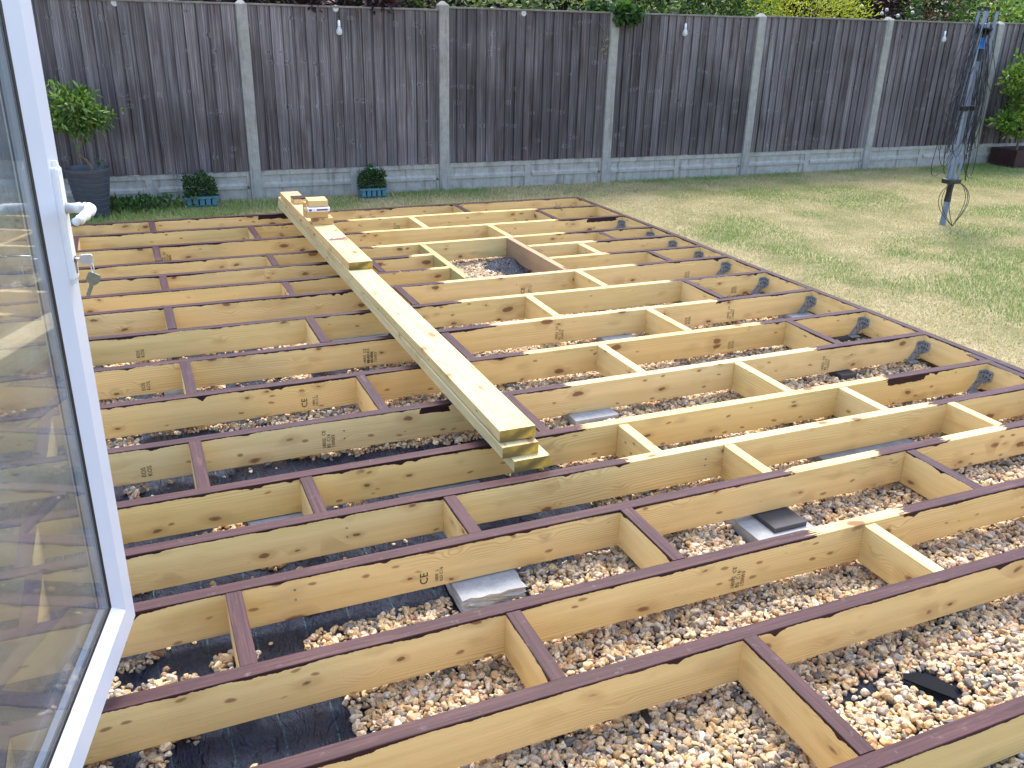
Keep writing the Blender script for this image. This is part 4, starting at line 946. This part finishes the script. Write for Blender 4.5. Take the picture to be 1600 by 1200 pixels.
# ------------------------------------------------------------------ grass (stuff)
def in_view(x, y, z, lim=.86):
    a = x * r_.x + y * r_.y + (z - 1.56) * r_.z; d = x * f_.x + y * f_.y + (z - 1.56) * f_.z; return (np.abs(a / np.maximum(d, .1)) < lim)
def lush(x, y):
    g = vnoise(x, y, .9, 41) * .55 + vnoise(x, y, 2.6, 42) * .45
    sp = lambda cx, cy, rx_, ry_, a: a * np.exp(-(((x - cx) / rx_) ** 2 + ((y - cy) / ry_) ** 2))
    g = g + sp(4.9, 6.4, .55, .75, .28) + sp(6.0, 4.0, .6, .7, .30) + sp(10.6, 8.3, .9, .5, .45) + sp(.2, 8.4, 1.6, .5, .45) + sp(5.6, 7.9, .5, .3, .15)
    g = g - sp(4.3, 4.9, .35, 1.2, .40) - sp(5.6, 5.7, .5, .5, .22) - sp(4.35, 2.9, .4, .8, .35) - sp(5.0, 8.5, 1.5, .25, .18) - sp(8.0, 8.6, 2, .2, .12) - sp(7.3, 6.6, 1.2, .4, .12)
    return g
N0 = 480000
x = rng.uniform(-1.6, 12.4, N0); y = rng.uniform(1.6, 8.86, N0)
k = ((x > 4.085) | (y > 7.735)) & in_view(x, y, GZ); k &= ~((x > 11.05) & (x < 12.5) & (y > 8.40))
x, y = x[k], y[k]; g = lush(x, y); n = len(x); r1 = rng.random(n)
gm = np.clip((g - .37) / .22 + (r1 - .5) * .55, 0, 1)[:, None]
straw = np.array([.51, .455, .235]) * rng.uniform(.88, 1.1, (n, 1)); grn = np.array([.225, .315, .090]) * rng.uniform(.85, 1.15, (n, 1))
col = straw * (1 - gm) + grn * gm; col = np.concatenate([col, np.ones((n, 1))], 1)
hgt = (.008 + .014 * np.clip(g, 0, 1)) * rng.uniform(.6, 1.5, n); edge = (x < 4.25) | (y < 8.0) & (x < 4.1) | (y > 8.70); hgt = np.where(edge, hgt * rng.uniform(1.0, 2.3, n), hgt)
hgt = np.where((x < 1.6) & (y > 7.9), hgt * 1.15, hgt)
for tx, tw_ in ((.595, .2), (2.24, .19)): hgt = np.where((np.abs(x - tx) < tw_) & (y > 8.3) & (y < 8.85), hgt * .45, hgt)
th = rng.uniform(0, 6.283, n); ln_ = rng.uniform(.2, 1.1, n); wd = rng.uniform(.0013, .0028, n)
dx, dy = np.cos(th), np.sin(th); base = np.stack([x, y, np.full(n, GZ)], -1); side = np.stack([-dy, dx, np.zeros(n)], -1) * wd[:, None]; tip = np.stack([dx * hgt * ln_, dy * hgt * ln_, hgt], -1)
midp = base + tip * .55 + np.stack([np.zeros(n), np.zeros(n), hgt * .14], -1)
V = np.stack([base - side, base + side, midp + side * .8, base + tip, midp - side * .8], 1).reshape(-1, 3)
b = np.arange(n)[:, None] * 5
Fq = np.concatenate([b + np.array([[0, 1, 2, 4]]), b + np.array([[4, 2, 3, 3]])], 0)
# triangles only, so the tips stay clean
Ft = np.concatenate([b + np.array([[0, 1, 2]]), b + np.array([[0, 2, 4]]), b + np.array([[4, 2, 3]])], 0)
tag(np_mesh('grass', V, Ft, M['grass'], cols=np.concatenate([col, col, col], 0)), kind='stuff')
# low weeds at the fence foot on the left
n = 900; P = np.stack([rng.normal(.02, .20, n), 8.62 + rng.normal(0, .09, n), GZ + rng.uniform(.01, .10, n)], -1)
V, F, r = leaves(P, np.tile([[0, -.2, .8]], (n, 1)), .045, .022, 61); tag(np_mesh('ground_weeds', V, F, M['weed'], r), kind='stuff')
fl_ = MB()
for (x, y, z) in ((.26, 8.45, .0), (.16, 8.55, .02)): fl_.lathe([(.001, .006), (.012, .008), (.016, .002), (.001, 0)], (x, y, z), 8)
M['yellow'] = plain('yellow_petal', (.75, .60, .04), .5)
